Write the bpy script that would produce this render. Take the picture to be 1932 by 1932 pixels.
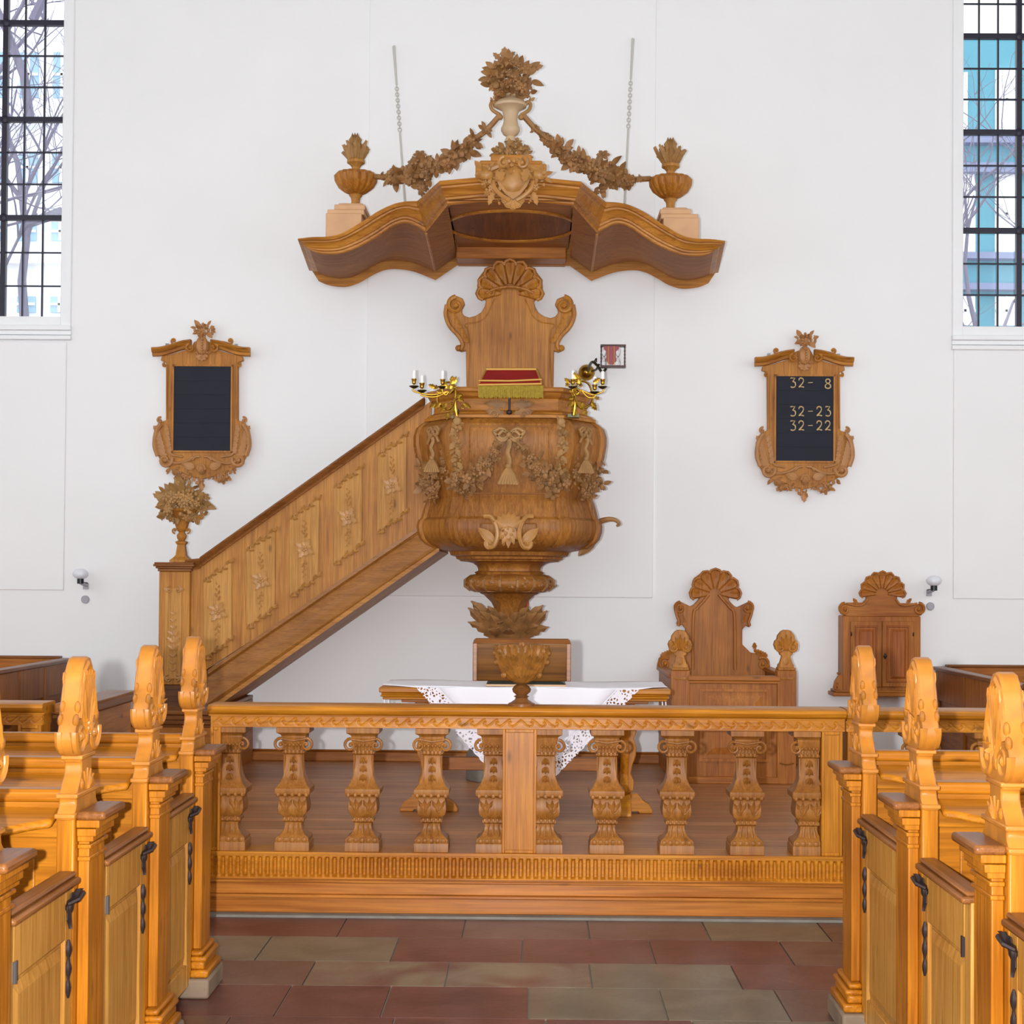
import bpy, bmesh, math, random
from mathutils import Vector, Matrix
S = bpy.context.scene
COL = S.collection
for o in list(bpy.data.objects): bpy.data.objects.remove(o)
PI = math.pi
sin, cos = math.sin, math.cos

# ------------------------------------------------------------ camera
F, CX, CY, EYE = 3000.0, 978.0, 1042.0, 1.6
YAW, PITCH, ROLL = 0.010, 0.0175, 0.0072
ROT = Matrix.Rotation(YAW, 3, 'Z') @ Matrix.Rotation(PI/2+PITCH, 3, 'X') @ Matrix.Rotation(ROLL, 3, 'Z')
cam = bpy.data.objects.new('camera', bpy.data.cameras.new('camera'))
COL.objects.link(cam)
cam.matrix_world = Matrix.Translation((0, 0, EYE)) @ ROT.to_4x4()
cam.data.sensor_width = 36; cam.data.lens = F/1932*36
cam.data.shift_x = (966-CX)/1932; cam.data.shift_y = (CY-966)/1932
cam.data.clip_end = 200
S.camera = cam

def at(px, py, Y):
    """point of the place seen at photo position px,py on the plane at distance Y"""
    d = ROT @ Vector(((px-CX)/F, -(py-CY)/F, -1))
    return Vector((0, 0, EYE)) + d*(Y/d.y)

# ------------------------------------------------------------ world and lights
w = bpy.data.worlds.new('sky'); S.world = w; w.use_nodes = True
bg = w.node_tree.nodes['Background']
bg.inputs[0].default_value = (0.93, 0.96, 1.0, 1); bg.inputs[1].default_value = 4.6

def area(name, loc, rot, sx, sy, power, col):
    l = bpy.data.lights.new(name, 'AREA'); l.shape = 'RECTANGLE'; l.size = sx; l.size_y = sy
    l.energy = power; l.color = col
    o = bpy.data.objects.new(name, l); COL.objects.link(o); o.location = loc; o.rotation_euler = rot
    return o
DAY = (0.80, 0.90, 1.0)
area('daylight_rear_windows', (0, -7.2, 3.4), (PI/2, 0, 0), 10, 5.5, 375, (0.87, 0.94, 1.0))
for k, y in enumerate((0.5, 4.5, 8.5)):
    area('daylight_left_window', (-6.35, y, 4.0), (PI/2, 0, -PI/2), 1.9, 5.2, 94, DAY)
    area('daylight_right_window', (6.35, y, 4.0), (PI/2, 0, PI/2), 1.9, 5.2, 70, DAY)
fl = bpy.data.lights.new('camera_flash', 'AREA'); fl.shape = 'DISK'; fl.size = 0.05; fl.energy = 820; fl.color = (0.97, 0.98, 1.0)
fo = bpy.data.objects.new('camera_flash', fl); COL.objects.link(fo); fo.location = (-0.15, 0.0, 1.62); fo.rotation_euler = (PI/2, 0, 0)

vs = S.view_settings
vs.view_transform = 'Standard'; vs.look = 'None'; vs.gamma = 1.0; vs.exposure = -0.95; vs.use_curve_mapping = False

# ------------------------------------------------------------ materials
def lin(r, g, b):
    f = lambda c: c/12.92 if c <= .04045 else ((c+.055)/1.055)**2.4
    return (f(r/255), f(g/255), f(b/255), 1)
def mat(name, col, rough=.5, metal=0, spec=.5, bump=0, bscale=40, var=0, vscale=3):
    m = bpy.data.materials.new(name); m.use_nodes = True; nt = m.node_tree
    b = nt.nodes['Principled BSDF']
    b.inputs['Base Color'].default_value = col; b.inputs['Roughness'].default_value = rough
    b.inputs['Metallic'].default_value = metal; b.inputs['Specular IOR Level'].default_value = spec
    tc = nt.nodes.new('ShaderNodeTexCoord')
    if var:
        n = nt.nodes.new('ShaderNodeTexNoise'); n.inputs['Scale'].default_value = vscale; n.inputs['Detail'].default_value = 5
        nt.links.new(tc.outputs['Object'], n.inputs['Vector'])
        r = nt.nodes.new('ShaderNodeValToRGB'); e = r.color_ramp.elements
        e[0].position = .3; e[1].position = .7
        e[0].color = tuple(c*(1-var) for c in col[:3])+(1,); e[1].color = tuple(min(1, c*(1+var)) for c in col[:3])+(1,)
        nt.links.new(n.outputs['Fac'], r.inputs['Fac']); nt.links.new(r.outputs['Color'], b.inputs['Base Color'])
    if bump:
        n = nt.nodes.new('ShaderNodeTexNoise'); n.inputs['Scale'].default_value = bscale; n.inputs['Detail'].default_value = 4
        nt.links.new(tc.outputs['Object'], n.inputs['Vector'])
        bp = nt.nodes.new('ShaderNodeBump'); bp.inputs['Strength'].default_value = bump; bp.inputs['Distance'].default_value = .01
        nt.links.new(n.outputs['Fac'], bp.inputs['Height']); nt.links.new(bp.outputs['Normal'], b.inputs['Normal'])
    return m
def wood(name, dark, light, axis='Z', rough=.42, scale=1.0, streak=.5, knots=True):
    """oiled timber: streaky grain along an axis, broad tone changes, fine pores"""
    m = bpy.data.materials.new(name); m.use_nodes = True; nt = m.node_tree; N = nt.nodes.new; L = nt.links.new
    b = nt.nodes['Principled BSDF']; b.inputs['Roughness'].default_value = rough
    b.inputs['Specular IOR Level'].default_value = .28
    tc = N('ShaderNodeTexCoord'); mp = N('ShaderNodeMapping')
    v = {'X': (1.2, 26, 26), 'Y': (26, 1.2, 26), 'Z': (26, 26, 1.2)}[axis]
    mp.inputs['Scale'].default_value = tuple(c*scale for c in v)
    L(tc.outputs['Object'], mp.inputs['Vector'])
    n1 = N('ShaderNodeTexNoise'); n1.inputs['Scale'].default_value = 1; n1.inputs['Detail'].default_value = 6; n1.inputs['Distortion'].default_value = 1.2
    L(mp.outputs['Vector'], n1.inputs['Vector'])
    n2 = N('ShaderNodeTexNoise'); n2.inputs['Scale'].default_value = 2.3*scale; n2.inputs['Detail'].default_value = 3
    L(tc.outputs['Object'], n2.inputs['Vector'])
    mx = N('ShaderNodeMix'); mx.data_type = 'FLOAT'; mx.inputs['Factor'].default_value = streak
    L(n2.outputs['Fac'], mx.inputs['A']); L(n1.outputs['Fac'], mx.inputs['B'])
    r = N('ShaderNodeValToRGB'); e = r.color_ramp.elements
    e[0].position = .36; e[1].position = .62; e[0].color = dark; e[1].color = light
    L(mx.outputs['Result'], r.inputs['Fac'])
    mp2 = N('ShaderNodeMapping'); mp2.inputs['Scale'].default_value = tuple(c*scale*5.5 if c > 2 else c*scale*4 for c in v); L(tc.outputs['Object'], mp2.inputs['Vector'])
    n3 = N('ShaderNodeTexNoise'); n3.inputs['Scale'].default_value = 1; n3.inputs['Detail'].default_value = 3; L(mp2.outputs['Vector'], n3.inputs['Vector'])
    mr = N('ShaderNodeMapRange'); mr.inputs['From Min'].default_value = .35; mr.inputs['From Max'].default_value = .6; mr.inputs['To Min'].default_value = .8; mr.inputs['To Max'].default_value = 1.06
    L(n3.outputs['Fac'], mr.inputs['Value'])
    vo = N('ShaderNodeTexVoronoi'); vo.inputs['Scale'].default_value = 1; mp3 = N('ShaderNodeMapping'); mp3.inputs['Scale'].default_value = tuple(7 if c > 2 else 2.6 for c in v)
    L(tc.outputs['Object'], mp3.inputs['Vector']); L(mp3.outputs['Vector'], vo.inputs['Vector'])
    kr = N('ShaderNodeMapRange'); kr.inputs['From Min'].default_value = .03; kr.inputs['From Max'].default_value = .11; kr.inputs['To Min'].default_value = .5; L(vo.outputs['Distance'], kr.inputs['Value'])
    mm = N('ShaderNodeMath'); mm.operation = 'MULTIPLY'; L(mr.outputs[0], mm.inputs[0]); L(kr.outputs[0], mm.inputs[1])
    sc = N('ShaderNodeVectorMath'); sc.operation = 'SCALE'; L(r.outputs['Color'], sc.inputs[0]); L(mm.outputs[0], sc.inputs['Scale']); L(sc.outputs[0], b.inputs['Base Color'])
    bp = N('ShaderNodeBump'); bp.inputs['Strength'].default_value = .25; bp.inputs['Distance'].default_value = .003
    L(n1.outputs['Fac'], bp.inputs['Height']); L(bp.outputs['Normal'], b.inputs['Normal'])
    return m
M = {}
M['wall'] = mat('white_plaster', lin(240, 240, 240), .85, bump=.12, bscale=5, var=.012, vscale=1.5)
M['ceil'] = mat('grey_ceiling', lin(186, 180, 170), .9)
M['trimw'] = mat('white_paint', lin(240, 241, 242), .5)
for ax in 'XYZ':
    M['pew'+ax] = wood('honey_oak_'+ax, lin(144, 80, 8), lin(196, 122, 26), ax, .34)
    M['pul'+ax] = wood('pulpit_oak_'+ax, lin(122, 70, 22), lin(174, 114, 48), ax, .48)
    M['sta'+ax] = wood('stair_oak_'+ax, lin(148, 90, 28), lin(188, 128, 54), ax, .5)
    M['can'+ax] = wood('canopy_oak_'+ax, lin(146, 86, 24), lin(194, 130, 50), ax, .45)
    M['stl'+ax] = wood('stall_oak_'+ax, lin(142, 78, 22), lin(180, 112, 42), ax, .45)
    M['ral'+ax] = wood('rail_oak_'+ax, lin(156, 88, 12), lin(196, 126, 32), ax, .36)
    M['cap'+ax] = wood('worn_brown_oak_'+ax, lin(108, 60, 24), lin(144, 90, 44), ax, .35)
M['panel'] = wood('pale_oak_panel', lin(164, 110, 46), lin(194, 140, 70), 'Z', .55)
M['door'] = wood('pale_door_oak', lin(164, 108, 38), lin(198, 142, 66), 'Z', .4)
M['carve'] = mat('carved_limewood', lin(160, 118, 66), .6, var=.18, vscale=14)
M['carve2'] = mat('carved_brown_limewood', lin(150, 106, 60), .6, var=.28, vscale=12)
M['balw'] = wood('dusty_baluster_oak', lin(124, 72, 22), lin(164, 106, 44), 'Z', .45)
M['carvegold'] = mat('carved_golden_oak', lin(176, 124, 62), .42, var=.15, vscale=14)
M['finial'] = mat('carved_honey_oak', lin(184, 116, 38), .38, var=.22, vscale=14)
M['board'] = mat('blackboard', lin(17, 20, 36), .75, var=.12, vscale=5)
M['dark'] = mat('dark_iron', lin(58, 46, 44), .45, metal=.6)
M['steel'] = mat('grey_steel', lin(120, 118, 118), .35, metal=.8)
M['plinthst'] = mat('worn_brown_stone', lin(124, 104, 82), .7, bump=.3, bscale=20, var=.2, vscale=8)
M['brass'] = mat('polished_brass', lin(166, 126, 44), .28, metal=1)
M['darkbrass'] = mat('darkened_brass', lin(70, 66, 48), .3, metal=.8)
M['candle'] = mat('candle_wax', lin(244, 244, 240), .5)
M['red'] = mat('red_velvet', lin(172, 6, 10), .8, var=.15, vscale=8)
M['gold'] = mat('gold_braid', lin(196, 150, 60), .5, metal=.2)
M['fringe'] = mat('gold_fringe', lin(170, 146, 50), .6, bump=.3, bscale=200, var=.2, vscale=60)
M['walnut'] = wood('dark_walnut', lin(74, 44, 16), lin(136, 88, 34), 'X', .35, .6)
M['bronze'] = mat('bronzed_carving', lin(140, 90, 34), .38, var=.3, vscale=25)
M['cloth'] = mat('white_linen', lin(244, 242, 248), .85, bump=.1, bscale=60)
M['stone'] = mat('grey_stone', lin(122, 116, 106), .7, bump=.3, bscale=20, var=.2, vscale=8)
M['globe'] = mat('opal_glass_globe', lin(226, 228, 236), .25)
M['black'] = mat('black_plastic', lin(14, 14, 20), .4)
M['greyp'] = mat('grey_plastic', lin(166, 164, 172), .5)
M['rope'] = mat('white_painted_chain', lin(200, 198, 190), .6)
M['bookblack'] = mat('black_book_cover', lin(34, 34, 26), .5)
M['gilt'] = mat('gilt_page_edge', lin(186, 146, 100), .45)
M['gline'] = mat('gilt_numeral', lin(206, 176, 124), .4)
M['redglass'] = mat('red_painted_wood', lin(140, 16, 24), .35)
M['plat'] = None
def glass(name, col, rough=.05, tr=.9):
    m = mat(name, col, rough); m.node_tree.nodes['Principled BSDF'].inputs['Transmission Weight'].default_value = tr
    return m
M['clear'] = glass('clear_glass', (.95, .97, 1, 1))
def pane():
    m = bpy.data.materials.new('window_glass'); m.use_nodes = True; nt = m.node_tree
    for n in list(nt.nodes): nt.nodes.remove(n)
    o = nt.nodes.new('ShaderNodeOutputMaterial'); mx = nt.nodes.new('ShaderNodeMixShader'); mx.inputs[0].default_value = .07
    t = nt.nodes.new('ShaderNodeBsdfTransparent'); g = nt.nodes.new('ShaderNodeBsdfGlossy'); g.inputs['Roughness'].default_value = .05
    nt.links.new(t.outputs[0], mx.inputs[1]); nt.links.new(g.outputs[0], mx.inputs[2]); nt.links.new(mx.outputs[0], o.inputs[0])
    return m
M['pane'] = pane()
def lace():
    m = mat('white_lace', lin(240, 234, 240), .85); nt = m.node_tree; b = nt.nodes['Principled BSDF']
    tc = nt.nodes.new('ShaderNodeTexCoord')
    v = nt.nodes.new('ShaderNodeTexVoronoi'); v.inputs['Scale'].default_value = 55; v.feature = 'DISTANCE_TO_EDGE'
    n = nt.nodes.new('ShaderNodeTexNoise'); n.inputs['Scale'].default_value = 22; n.inputs['Detail'].default_value = 2
    a = nt.nodes.new('ShaderNodeMath'); a.operation = 'MULTIPLY'
    g = nt.nodes.new('ShaderNodeMath'); g.operation = 'LESS_THAN'; g.inputs[1].default_value = .105
    nt.links.new(tc.outputs['Object'], v.inputs['Vector']); nt.links.new(tc.outputs['Object'], n.inputs['Vector'])
    nt.links.new(v.outputs['Distance'], a.inputs[0]); nt.links.new(n.outputs['Fac'], a.inputs[1])
    nt.links.new(a.outputs[0], g.inputs[0]); nt.links.new(g.outputs[0], b.inputs['Alpha'])
    return m
M['lace'] = lace()

# ------------------------------------------------------------ object helpers
def woff(o):
    v = Vector((0, 0, 0))
    while o is not None: v = v + o.location; o = o.parent
    return v
def meshobj(name, bm, m, parent=None, smooth=True, bevel=0, origin=None, angle=.65):
    bmesh.ops.recalc_face_normals(bm, faces=bm.faces)
    off = woff(parent) if parent else Vector(origin or (0, 0, 0))
    bmesh.ops.translate(bm, verts=bm.verts, vec=-off)
    me = bpy.data.meshes.new(name); bm.to_mesh(me); bm.free()
    ms = m if isinstance(m, (list, tuple)) else [m]
    for x in ms: me.materials.append(x)
    if smooth:
        me.shade_smooth(); me.set_sharp_from_angle(angle=angle)
    o = bpy.data.objects.new(name, me); COL.objects.link(o)
    if parent: o.parent = parent
    else: o.location = off
    if bevel:
        b = o.modifiers.new('bevel', 'BEVEL'); b.width = bevel; b.segments = 2; b.limit_method = 'ANGLE'; b.angle_limit = .7
    return o
def tag(o, label, cat, group=None):
    o['label'] = label; o['category'] = cat
    if group: o['group'] = group
    return o
def thing(name, label, cat, loc, group=None):
    o = bpy.data.objects.new(name, None); COL.objects.link(o); o.location = loc; o.empty_display_size = .1
    return tag(o, label, cat, group)
def struct(name, bm, m, parent=None, **k):
    o = meshobj(name, bm, m, parent, **k)
    if not parent: o['kind'] = 'structure'
    return o
def dup(root, loc, label, group=None):
    r = root.copy(); COL.objects.link(r); r.location = loc; r['label'] = label
    if group: r['group'] = group
    for ch in list(root.children):
        c = ch.copy(); COL.objects.link(c); c.parent = r
        for g in list(ch.children):
            d = g.copy(); COL.objects.link(d); d.parent = c
    return r
NB = bmesh.new
V = Vector

# ------------------------------------------------------------ shape helpers
def box(bm, x0, x1, y0, y1, z0, z1):
    vs_ = [bm.verts.new((x, y, z)) for x in (x0, x1) for y in (y0, y1) for z in (z0, z1)]
    for f in ((0,1,3,2),(4,6,7,5),(0,4,5,1),(2,3,7,6),(0,2,6,4),(1,5,7,3)): bm.faces.new([vs_[i] for i in f])
def prism(bm, pts, ext):
    """closed outline (3d points) given depth by a vector"""
    a = [bm.verts.new(p) for p in pts]; b = [bm.verts.new(V(p)+V(ext)) for p in pts]
    n = len(pts); bm.faces.new(a); bm.faces.new(list(reversed(b)))
    for i in range(n): bm.faces.new((a[i], b[i], b[(i+1) % n], a[(i+1) % n]))
def prismY(bm, pts, y0, y1): prism(bm, [V((x, y0, z)) for x, z in pts], (0, y1-y0, 0))
def outline(bm, pxs, Y, depth): prism(bm, [at(a, b, Y) for a, b in pxs], (0, depth, 0))
def loft(bm, rings, cap=True, closed=True):
    R = [[bm.verts.new(p) for p in r] for r in rings]; n = len(R[0])
    for a, b in zip(R, R[1:]):
        for i in range(n if closed else n-1):
            j = (i+1) % n; bm.faces.new((a[i], a[j], b[j], b[i]))
    if cap and closed: bm.faces.new(list(reversed(R[0]))); bm.faces.new(R[-1])
def lathe(bm, prof, cx, cy, n=24, sx=1, sy=1, lob=0, amp=0):
    rings = []
    for r, z in prof:
        ring = []
        for k in range(n):
            t = 2*PI*k/n; q = 1+(amp*abs(sin(lob*t/2)) if lob else 0)
            ring.append((cx+r*sx*q*cos(t), cy+r*sy*q*sin(t), z))
        rings.append(ring)
    loft(bm, rings)
def squarel(bm, prof, cx, cy):
    """square-section turning: (half width, z)"""
    loft(bm, [[(cx-r, cy-r, z), (cx+r, cy-r, z), (cx+r, cy+r, z), (cx-r, cy+r, z)] for r, z in prof])
def tube(bm, pts, r, n=6, cap=True):
    pts = [V(p) for p in pts]; rs = r if isinstance(r, (list, tuple)) else [r]*len(pts)
    rings = []; up = None
    for i, p in enumerate(pts):
        d = (pts[min(i+1, len(pts)-1)]-pts[max(i-1, 0)])
        if d.length < 1e-9: d = V((0, 0, 1))
        d.normalize()
        if up is None: up = V((0, 1, 0)) if abs(d.y) < .8 else V((1, 0, 0))
        u = d.cross(up)
        if u.length < 1e-4: u = d.cross(V((1, .3, .2)))
        u.normalize(); v = u.cross(d).normalized(); up = v
        rings.append([p+(u*cos(2*PI*k/n)+v*sin(2*PI*k/n))*rs[i] for k in range(n)])
    loft(bm, rings, cap)
def ell(bm, c, r, ax=None, nu=8, nv=5):
    """ellipsoid; ax = (u,v,w) axes"""
    c = V(c); U, W, T = ax if ax else (V((1,0,0)), V((0,1,0)), V((0,0,1)))
    rx, ry, rz = r if isinstance(r, (list, tuple)) else (r, r, r)
    top = bm.verts.new(c+T*rz); bot = bm.verts.new(c-T*rz); rows = []
    for j in range(1, nv):
        a = PI*j/nv
        rows.append([bm.verts.new(c+U*(rx*sin(a)*cos(2*PI*i/nu))+W*(ry*sin(a)*sin(2*PI*i/nu))+T*(rz*cos(a))) for i in range(nu)])
    for i in range(nu):
        j = (i+1) % nu
        bm.faces.new((top, rows[0][i], rows[0][j])); bm.faces.new((bot, rows[-1][j], rows[-1][i]))
        for a, b in zip(rows, rows[1:]): bm.faces.new((a[i], b[i], b[j], a[j]))
def basis(n, hint=(0, 0, 1)):
    n = V(n).normalized(); h = V(hint)
    if abs(n.dot(h.normalized())) > .95: h = V((1, 0, 0))
    u = h.cross(n).normalized(); return u, n.cross(u).normalized(), n
def leaf(bm, base, d, nrm, L, W, curl=.3, lobes=3, th=.12, rows=9):
    """serrated carved leaf with a raised midrib and thickness"""
    d = V(d).normalized(); s = d.cross(V(nrm))
    if s.length < 1e-3: s = d.cross(V((.3, .5, .8)))
    s.normalize(); n = s.cross(d).normalized(); base = V(base); T = W*th
    top, bot = [], []
    for i in range(rows):
        t = i/(rows-1); w_ = W*(sin(PI*min(1, t**.75*.97+.03))**.8)*(1+.28*sin(t*lobes*2*PI)) if t < 1 else 0
        w_ = max(w_, W*.03)
        c = base+d*(L*t*(1-.25*abs(curl)*t))+n*(curl*L*t*t)
        top.append([bm.verts.new(c+s*(w_*k)+n*(T*(1.2-abs(k))*(1.3 if k == 0 else 1))) for k in (-1, -.5, 0, .5, 1)])
        bot.append([bm.verts.new(c+s*(w_*k)-n*(T*.4)) for k in (-1, 0, 1)])
    for i in range(rows-1):
        for k in range(4): bm.faces.new((top[i][k], top[i][k+1], top[i+1][k+1], top[i+1][k]))
        for k in range(2): bm.faces.new((bot[i][k+1], bot[i][k], bot[i+1][k], bot[i+1][k+1]))
        bm.faces.new((bot[i][0], top[i][0], top[i+1][0], bot[i+1][0])); bm.faces.new((top[i][4], bot[i][2], bot[i+1][2], top[i+1][4]))
    for i in (0, rows-1): bm.faces.new([top[i][k] for k in range(5)]+[bot[i][k] for k in (2, 1, 0)])
def flower(bm, c, n, r, k=5):
    u, v, n = basis(n); c = V(c)
    for i in range(k):
        a = 2*PI*i/k+c.x*40; d = u*cos(a)+v*sin(a); s = n.cross(d)
        ell(bm, c+d*(r*.58)+n*(r*.1), (r*.46, r*.36, r*.17), (d, s, (n-d*.35).normalized()), 6, 4)
    ell(bm, c+n*(r*.2), r*.27, None, 6, 4)
def cluster(bm, c, R, n, size, rnd, face=(0, -1, 0), kinds='lfb'):
    """heap of carved leaves, flowers and berries filling an ellipsoid of radii R"""
    c = V(c); f = V(face).normalized()
    for i in range(n):
        while True:
            q = V((rnd.uniform(-1, 1), rnd.uniform(-1, 1), rnd.uniform(-1, 1)))
            if .25 < q.length < 1: break
        p = c+V((q.x*R[0], q.y*R[1], q.z*R[2])); o = (V((q.x, q.y*.6, q.z))+f*.7).normalized()
        s = size*rnd.uniform(.7, 1.25); kd = rnd.choice(kinds)
        if kd == 'l': leaf(bm, p, V((q.x+rnd.uniform(-.4, .4), q.y*.4-.2, q.z+rnd.uniform(-.4, .4))), o, s*1.7, s*.5, rnd.uniform(-.2, .6), rows=7)
        elif kd == 'f': flower(bm, p, o, s*.75)
        else: ell(bm, p+o*s*.2, (s*.4, s*.4, s*.46), None, 7, 5)
def scroll(bm, c, u, v, r, turns=1.4, t=.012, start=0, sgn=1, n=22, eye=True):
    """spiral volute in the plane u,v; starts at angle start and winds inward"""
    c = V(c); u = V(u); v = V(v); pts = []; rs = []
    for i in range(n):
        f = i/(n-1); a = start+sgn*f*turns*2*PI; q = r*(1-f)**.9+r*.06
        pts.append(c+u*(q*cos(a))+v*(q*sin(a))); rs.append(t*(1-.45*f))
    tube(bm, pts, rs, 7)
    if eye: ell(bm, c, t*1.25, None, 7, 5)
def curve(p, n=12):
    """smooth line through points"""
    p = [V(q) for q in p]; P = [p[0]*2-p[1]]+p+[p[-1]*2-p[-2]]; out = []
    for i in range(1, len(P)-2):
        for k in range(n):
            t = k/n; a, b, c, d = P[i-1:i+3]
            out.append(.5*((2*b)+(c-a)*t+(2*a-5*b+4*c-d)*t*t+(3*b-a-3*c+d)*t**3))
    return out+[p[-1]]
def shell(bm, c, R, n=7, a0=-15, a1=195, th=.03, u=V((1, 0, 0)), v=V((0, 0, 1)), inner=.25, face=V((0, -1, 0)), flat=1):
    """scallop: n fat ribs fanning from a base, with a rim and two volutes"""
    c = V(c); u = V(u); v = V(v); face = V(face)
    for i in range(n):
        a = math.radians(a0+(a1-a0)*(i+.5)/n); d = u*cos(a)*flat+v*sin(a); L = d.length; d.normalize(); s = face.cross(d).normalized()
        wd = R*math.radians((a1-a0)/n)*.5
        rings = []
        for k in range(9):
            f = k/8; rr = R*L*(inner+(.98-inner)*f); ww = wd*(.28+.8*f)*(1 if k < 8 else .7)
            dep = th*(.5+.6*f); ring = []
            for q in range(9):
                b = PI*q/8; ring.append(c+d*rr+s*(ww*cos(b))+face*(dep*(.35+sin(b)*.65-.45*math.exp(-((b-PI/2)/.45)**2)*min(1, f*1.6))))
            ring.append(c+d*rr-s*ww-face*th*.3); ring.append(c+d*rr+s*ww-face*th*.3); rings.append(ring)
        ring = []
        rings.append([c+d*(R*L*1.04)+(p-(c+d*(R*L*.98)))*.45 for p in rings[-1]])
        loft(bm, rings)
        tube(bm, [c+d*(R*L*.9)+s*wd*1.04+face*th*.6, c+d*(R*L*1.02)+s*wd*.72+face*th*.7, c+d*(R*L*1.09)+face*th*.7, c+d*(R*L*1.02)-s*wd*.72+face*th*.7, c+d*(R*L*.9)-s*wd*1.04+face*th*.6], th*.28, 6)
# ============================================================ THE ROOM
YW = 12.6; PZ = .16          # far wall, platform height
YR = 7.58                    # front of the platform step
YB = 7.72                    # plane of the communion rail
def X(px, Y, py=1094): return at(px, py, Y).x
def Z(py, Y, px=966): return at(px, py, Y).z

# stone floor: rows of slabs of two stone colours
def floor_mat():
    m = bpy.data.materials.new('sandstone_slabs'); m.use_nodes = True; nt = m.node_tree; N = nt.nodes.new; L = nt.links.new
    b = nt.nodes['Principled BSDF']; b.inputs['Roughness'].default_value = .38
    tc = N('ShaderNodeTexCoord'); n = N('ShaderNodeTexNoise'); n.inputs['Scale'].default_value = 3.5; n.inputs['Detail'].default_value = 8; n.inputs['Distortion'].default_value = .8
    L(tc.outputs['Object'], n.inputs['Vector'])
    return m, b, n
def slab(name, a, c, rough=.36):
    m = mat(name, a, rough, bump=.15, bscale=25); nt = m.node_tree; b = nt.nodes['Principled BSDF']
    tc = nt.nodes.new('ShaderNodeTexCoord'); n = nt.nodes.new('ShaderNodeTexNoise'); n.inputs['Scale'].default_value = 3.2; n.inputs['Detail'].default_value = 8; n.inputs['Distortion'].default_value = 1
    r = nt.nodes.new('ShaderNodeValToRGB'); r.color_ramp.elements[0].color = a; r.color_ramp.elements[1].color = c
    r.color_ramp.elements[0].position = .36; r.color_ramp.elements[1].position = .68
    nt.links.new(tc.outputs['Object'], n.inputs['Vector']); nt.links.new(n.outputs['Fac'], r.inputs['Fac']); nt.links.new(r.outputs['Color'], b.inputs['Base Color'])
    return m
SM = [slab('red_sandstone', lin(86, 46, 40), lin(110, 66, 58)), slab('brown_sandstone', lin(92, 62, 52), lin(112, 84, 72)),
      slab('grey_sandstone', lin(98, 88, 70), lin(122, 110, 90)), slab('veined_sandstone', lin(104, 66, 58), lin(134, 122, 98)), mat('mortar', lin(140, 130, 118), .8)]
# visible rows: (front edge Y, back edge Y, [joint X...], [stone...])
ROWS = [(7.13, 7.58, [-5.2,-4.6,-4.05,-3.4,-2.8,-2.12,-1.54,-.87,-.31,.26,.8,1.34,1.9,2.5,3.1,3.7,4.3,5.2], '0102100001121201012'),
        (6.68, 7.13, [-5,-4.4,-3.8,-3.3,-2.7,-2.0,-1.72,-1.16,-.59,-.04,.52,1.1,1.66,2.2,2.8,3.4,4,4.9], '2010201220001201022'),
        (6.28, 6.68, [-5.2,-4.5,-3.9,-3.3,-2.6,-2.05,-1.6,-.9,-.34,.24,.83,1.45,2,2.6,3.2,3.8,4.5,5.1], '1202013133202101202'),
        (5.83, 6.28, [-5,-4.4,-3.7,-3.1,-2.5,-1.95,-1.4,-.94,-.55,-.01,.5,.95,1.5,2.1,2.7,3.3,4,4.8], '0120100000221021012')]
rnd = random.Random(4)
y = 5.83
while y > -7.5:
    x = -6.4+rnd.random()*.5; js = []
    while x < 6.4: js.append(x); x += rnd.uniform(.5, .68)
    ROWS.append((y-.44, y, js, ''.join(rnd.choice('0012123') for _ in range(len(js)+1)))); y -= .44
bm = NB(); box(bm, -6.5, 6.5, -7.6, YW, -.2, -.008)
for f in bm.faces: f.material_index = 4
for (y0, y1, js, ms) in ROWS:
    xs = [-6.5]+[j for j in js if -6.5 < j < 6.5]+[6.5]
    for i in range(len(xs)-1):
        k0 = len(bm.faces); g = .0035
        box(bm, xs[i]+g, xs[i+1]-g, y0+g, y1-g, -.02, 0)
        bm.faces.ensure_lookup_table()
        for f in bm.faces[k0:]: f.material_index = int(ms[i % len(ms)])
struct('floor', bm, SM, smooth=False)
bm = NB(); box(bm, -6.5, 6.5, YR-.06, YR+.05, -.001, .012)
struct('trim_1', bm, M['stone'])

# far wall with its two windows
bottomL, bottomR = Z(597, YW, 60), Z(616, YW, 1870)
xl1, xr0 = X(115, YW, 590), X(1816, YW, 600)
xl0, xr1 = xl1-1.95, xr0+1.95
topz = 7.9
bm = NB()
T = .42
for a, b, c, d in ((-6.5, xl0, 0, 8.8), (xl1, xr0, 0, 8.8), (xr1, 6.5, 0, 8.8), (xl0, xl1, 0, bottomL), (xl0, xl1, topz, 8.8), (xr0, xr1, 0, bottomR), (xr0, xr1, topz, 8.8)):
    box(bm, a, b, YW, YW+T, c, d)
struct('wall_back', bm, M['wall'], smooth=False)
bm = NB(); box(bm, -6.9, -6.5, -7.6, YW+T, 0, 8.8); struct('wall_left', bm, M['wall'], smooth=False)
bm = NB(); box(bm, 6.5, 6.9, -7.6, YW+T, 0, 8.8); struct('wall_right', bm, M['wall'], smooth=False)
bm = NB(); box(bm, -6.9, 6.9, -7.6, YW+T, 8.8, 9.0); struct('ceiling', bm, M['ceil'], smooth=False)

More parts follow.
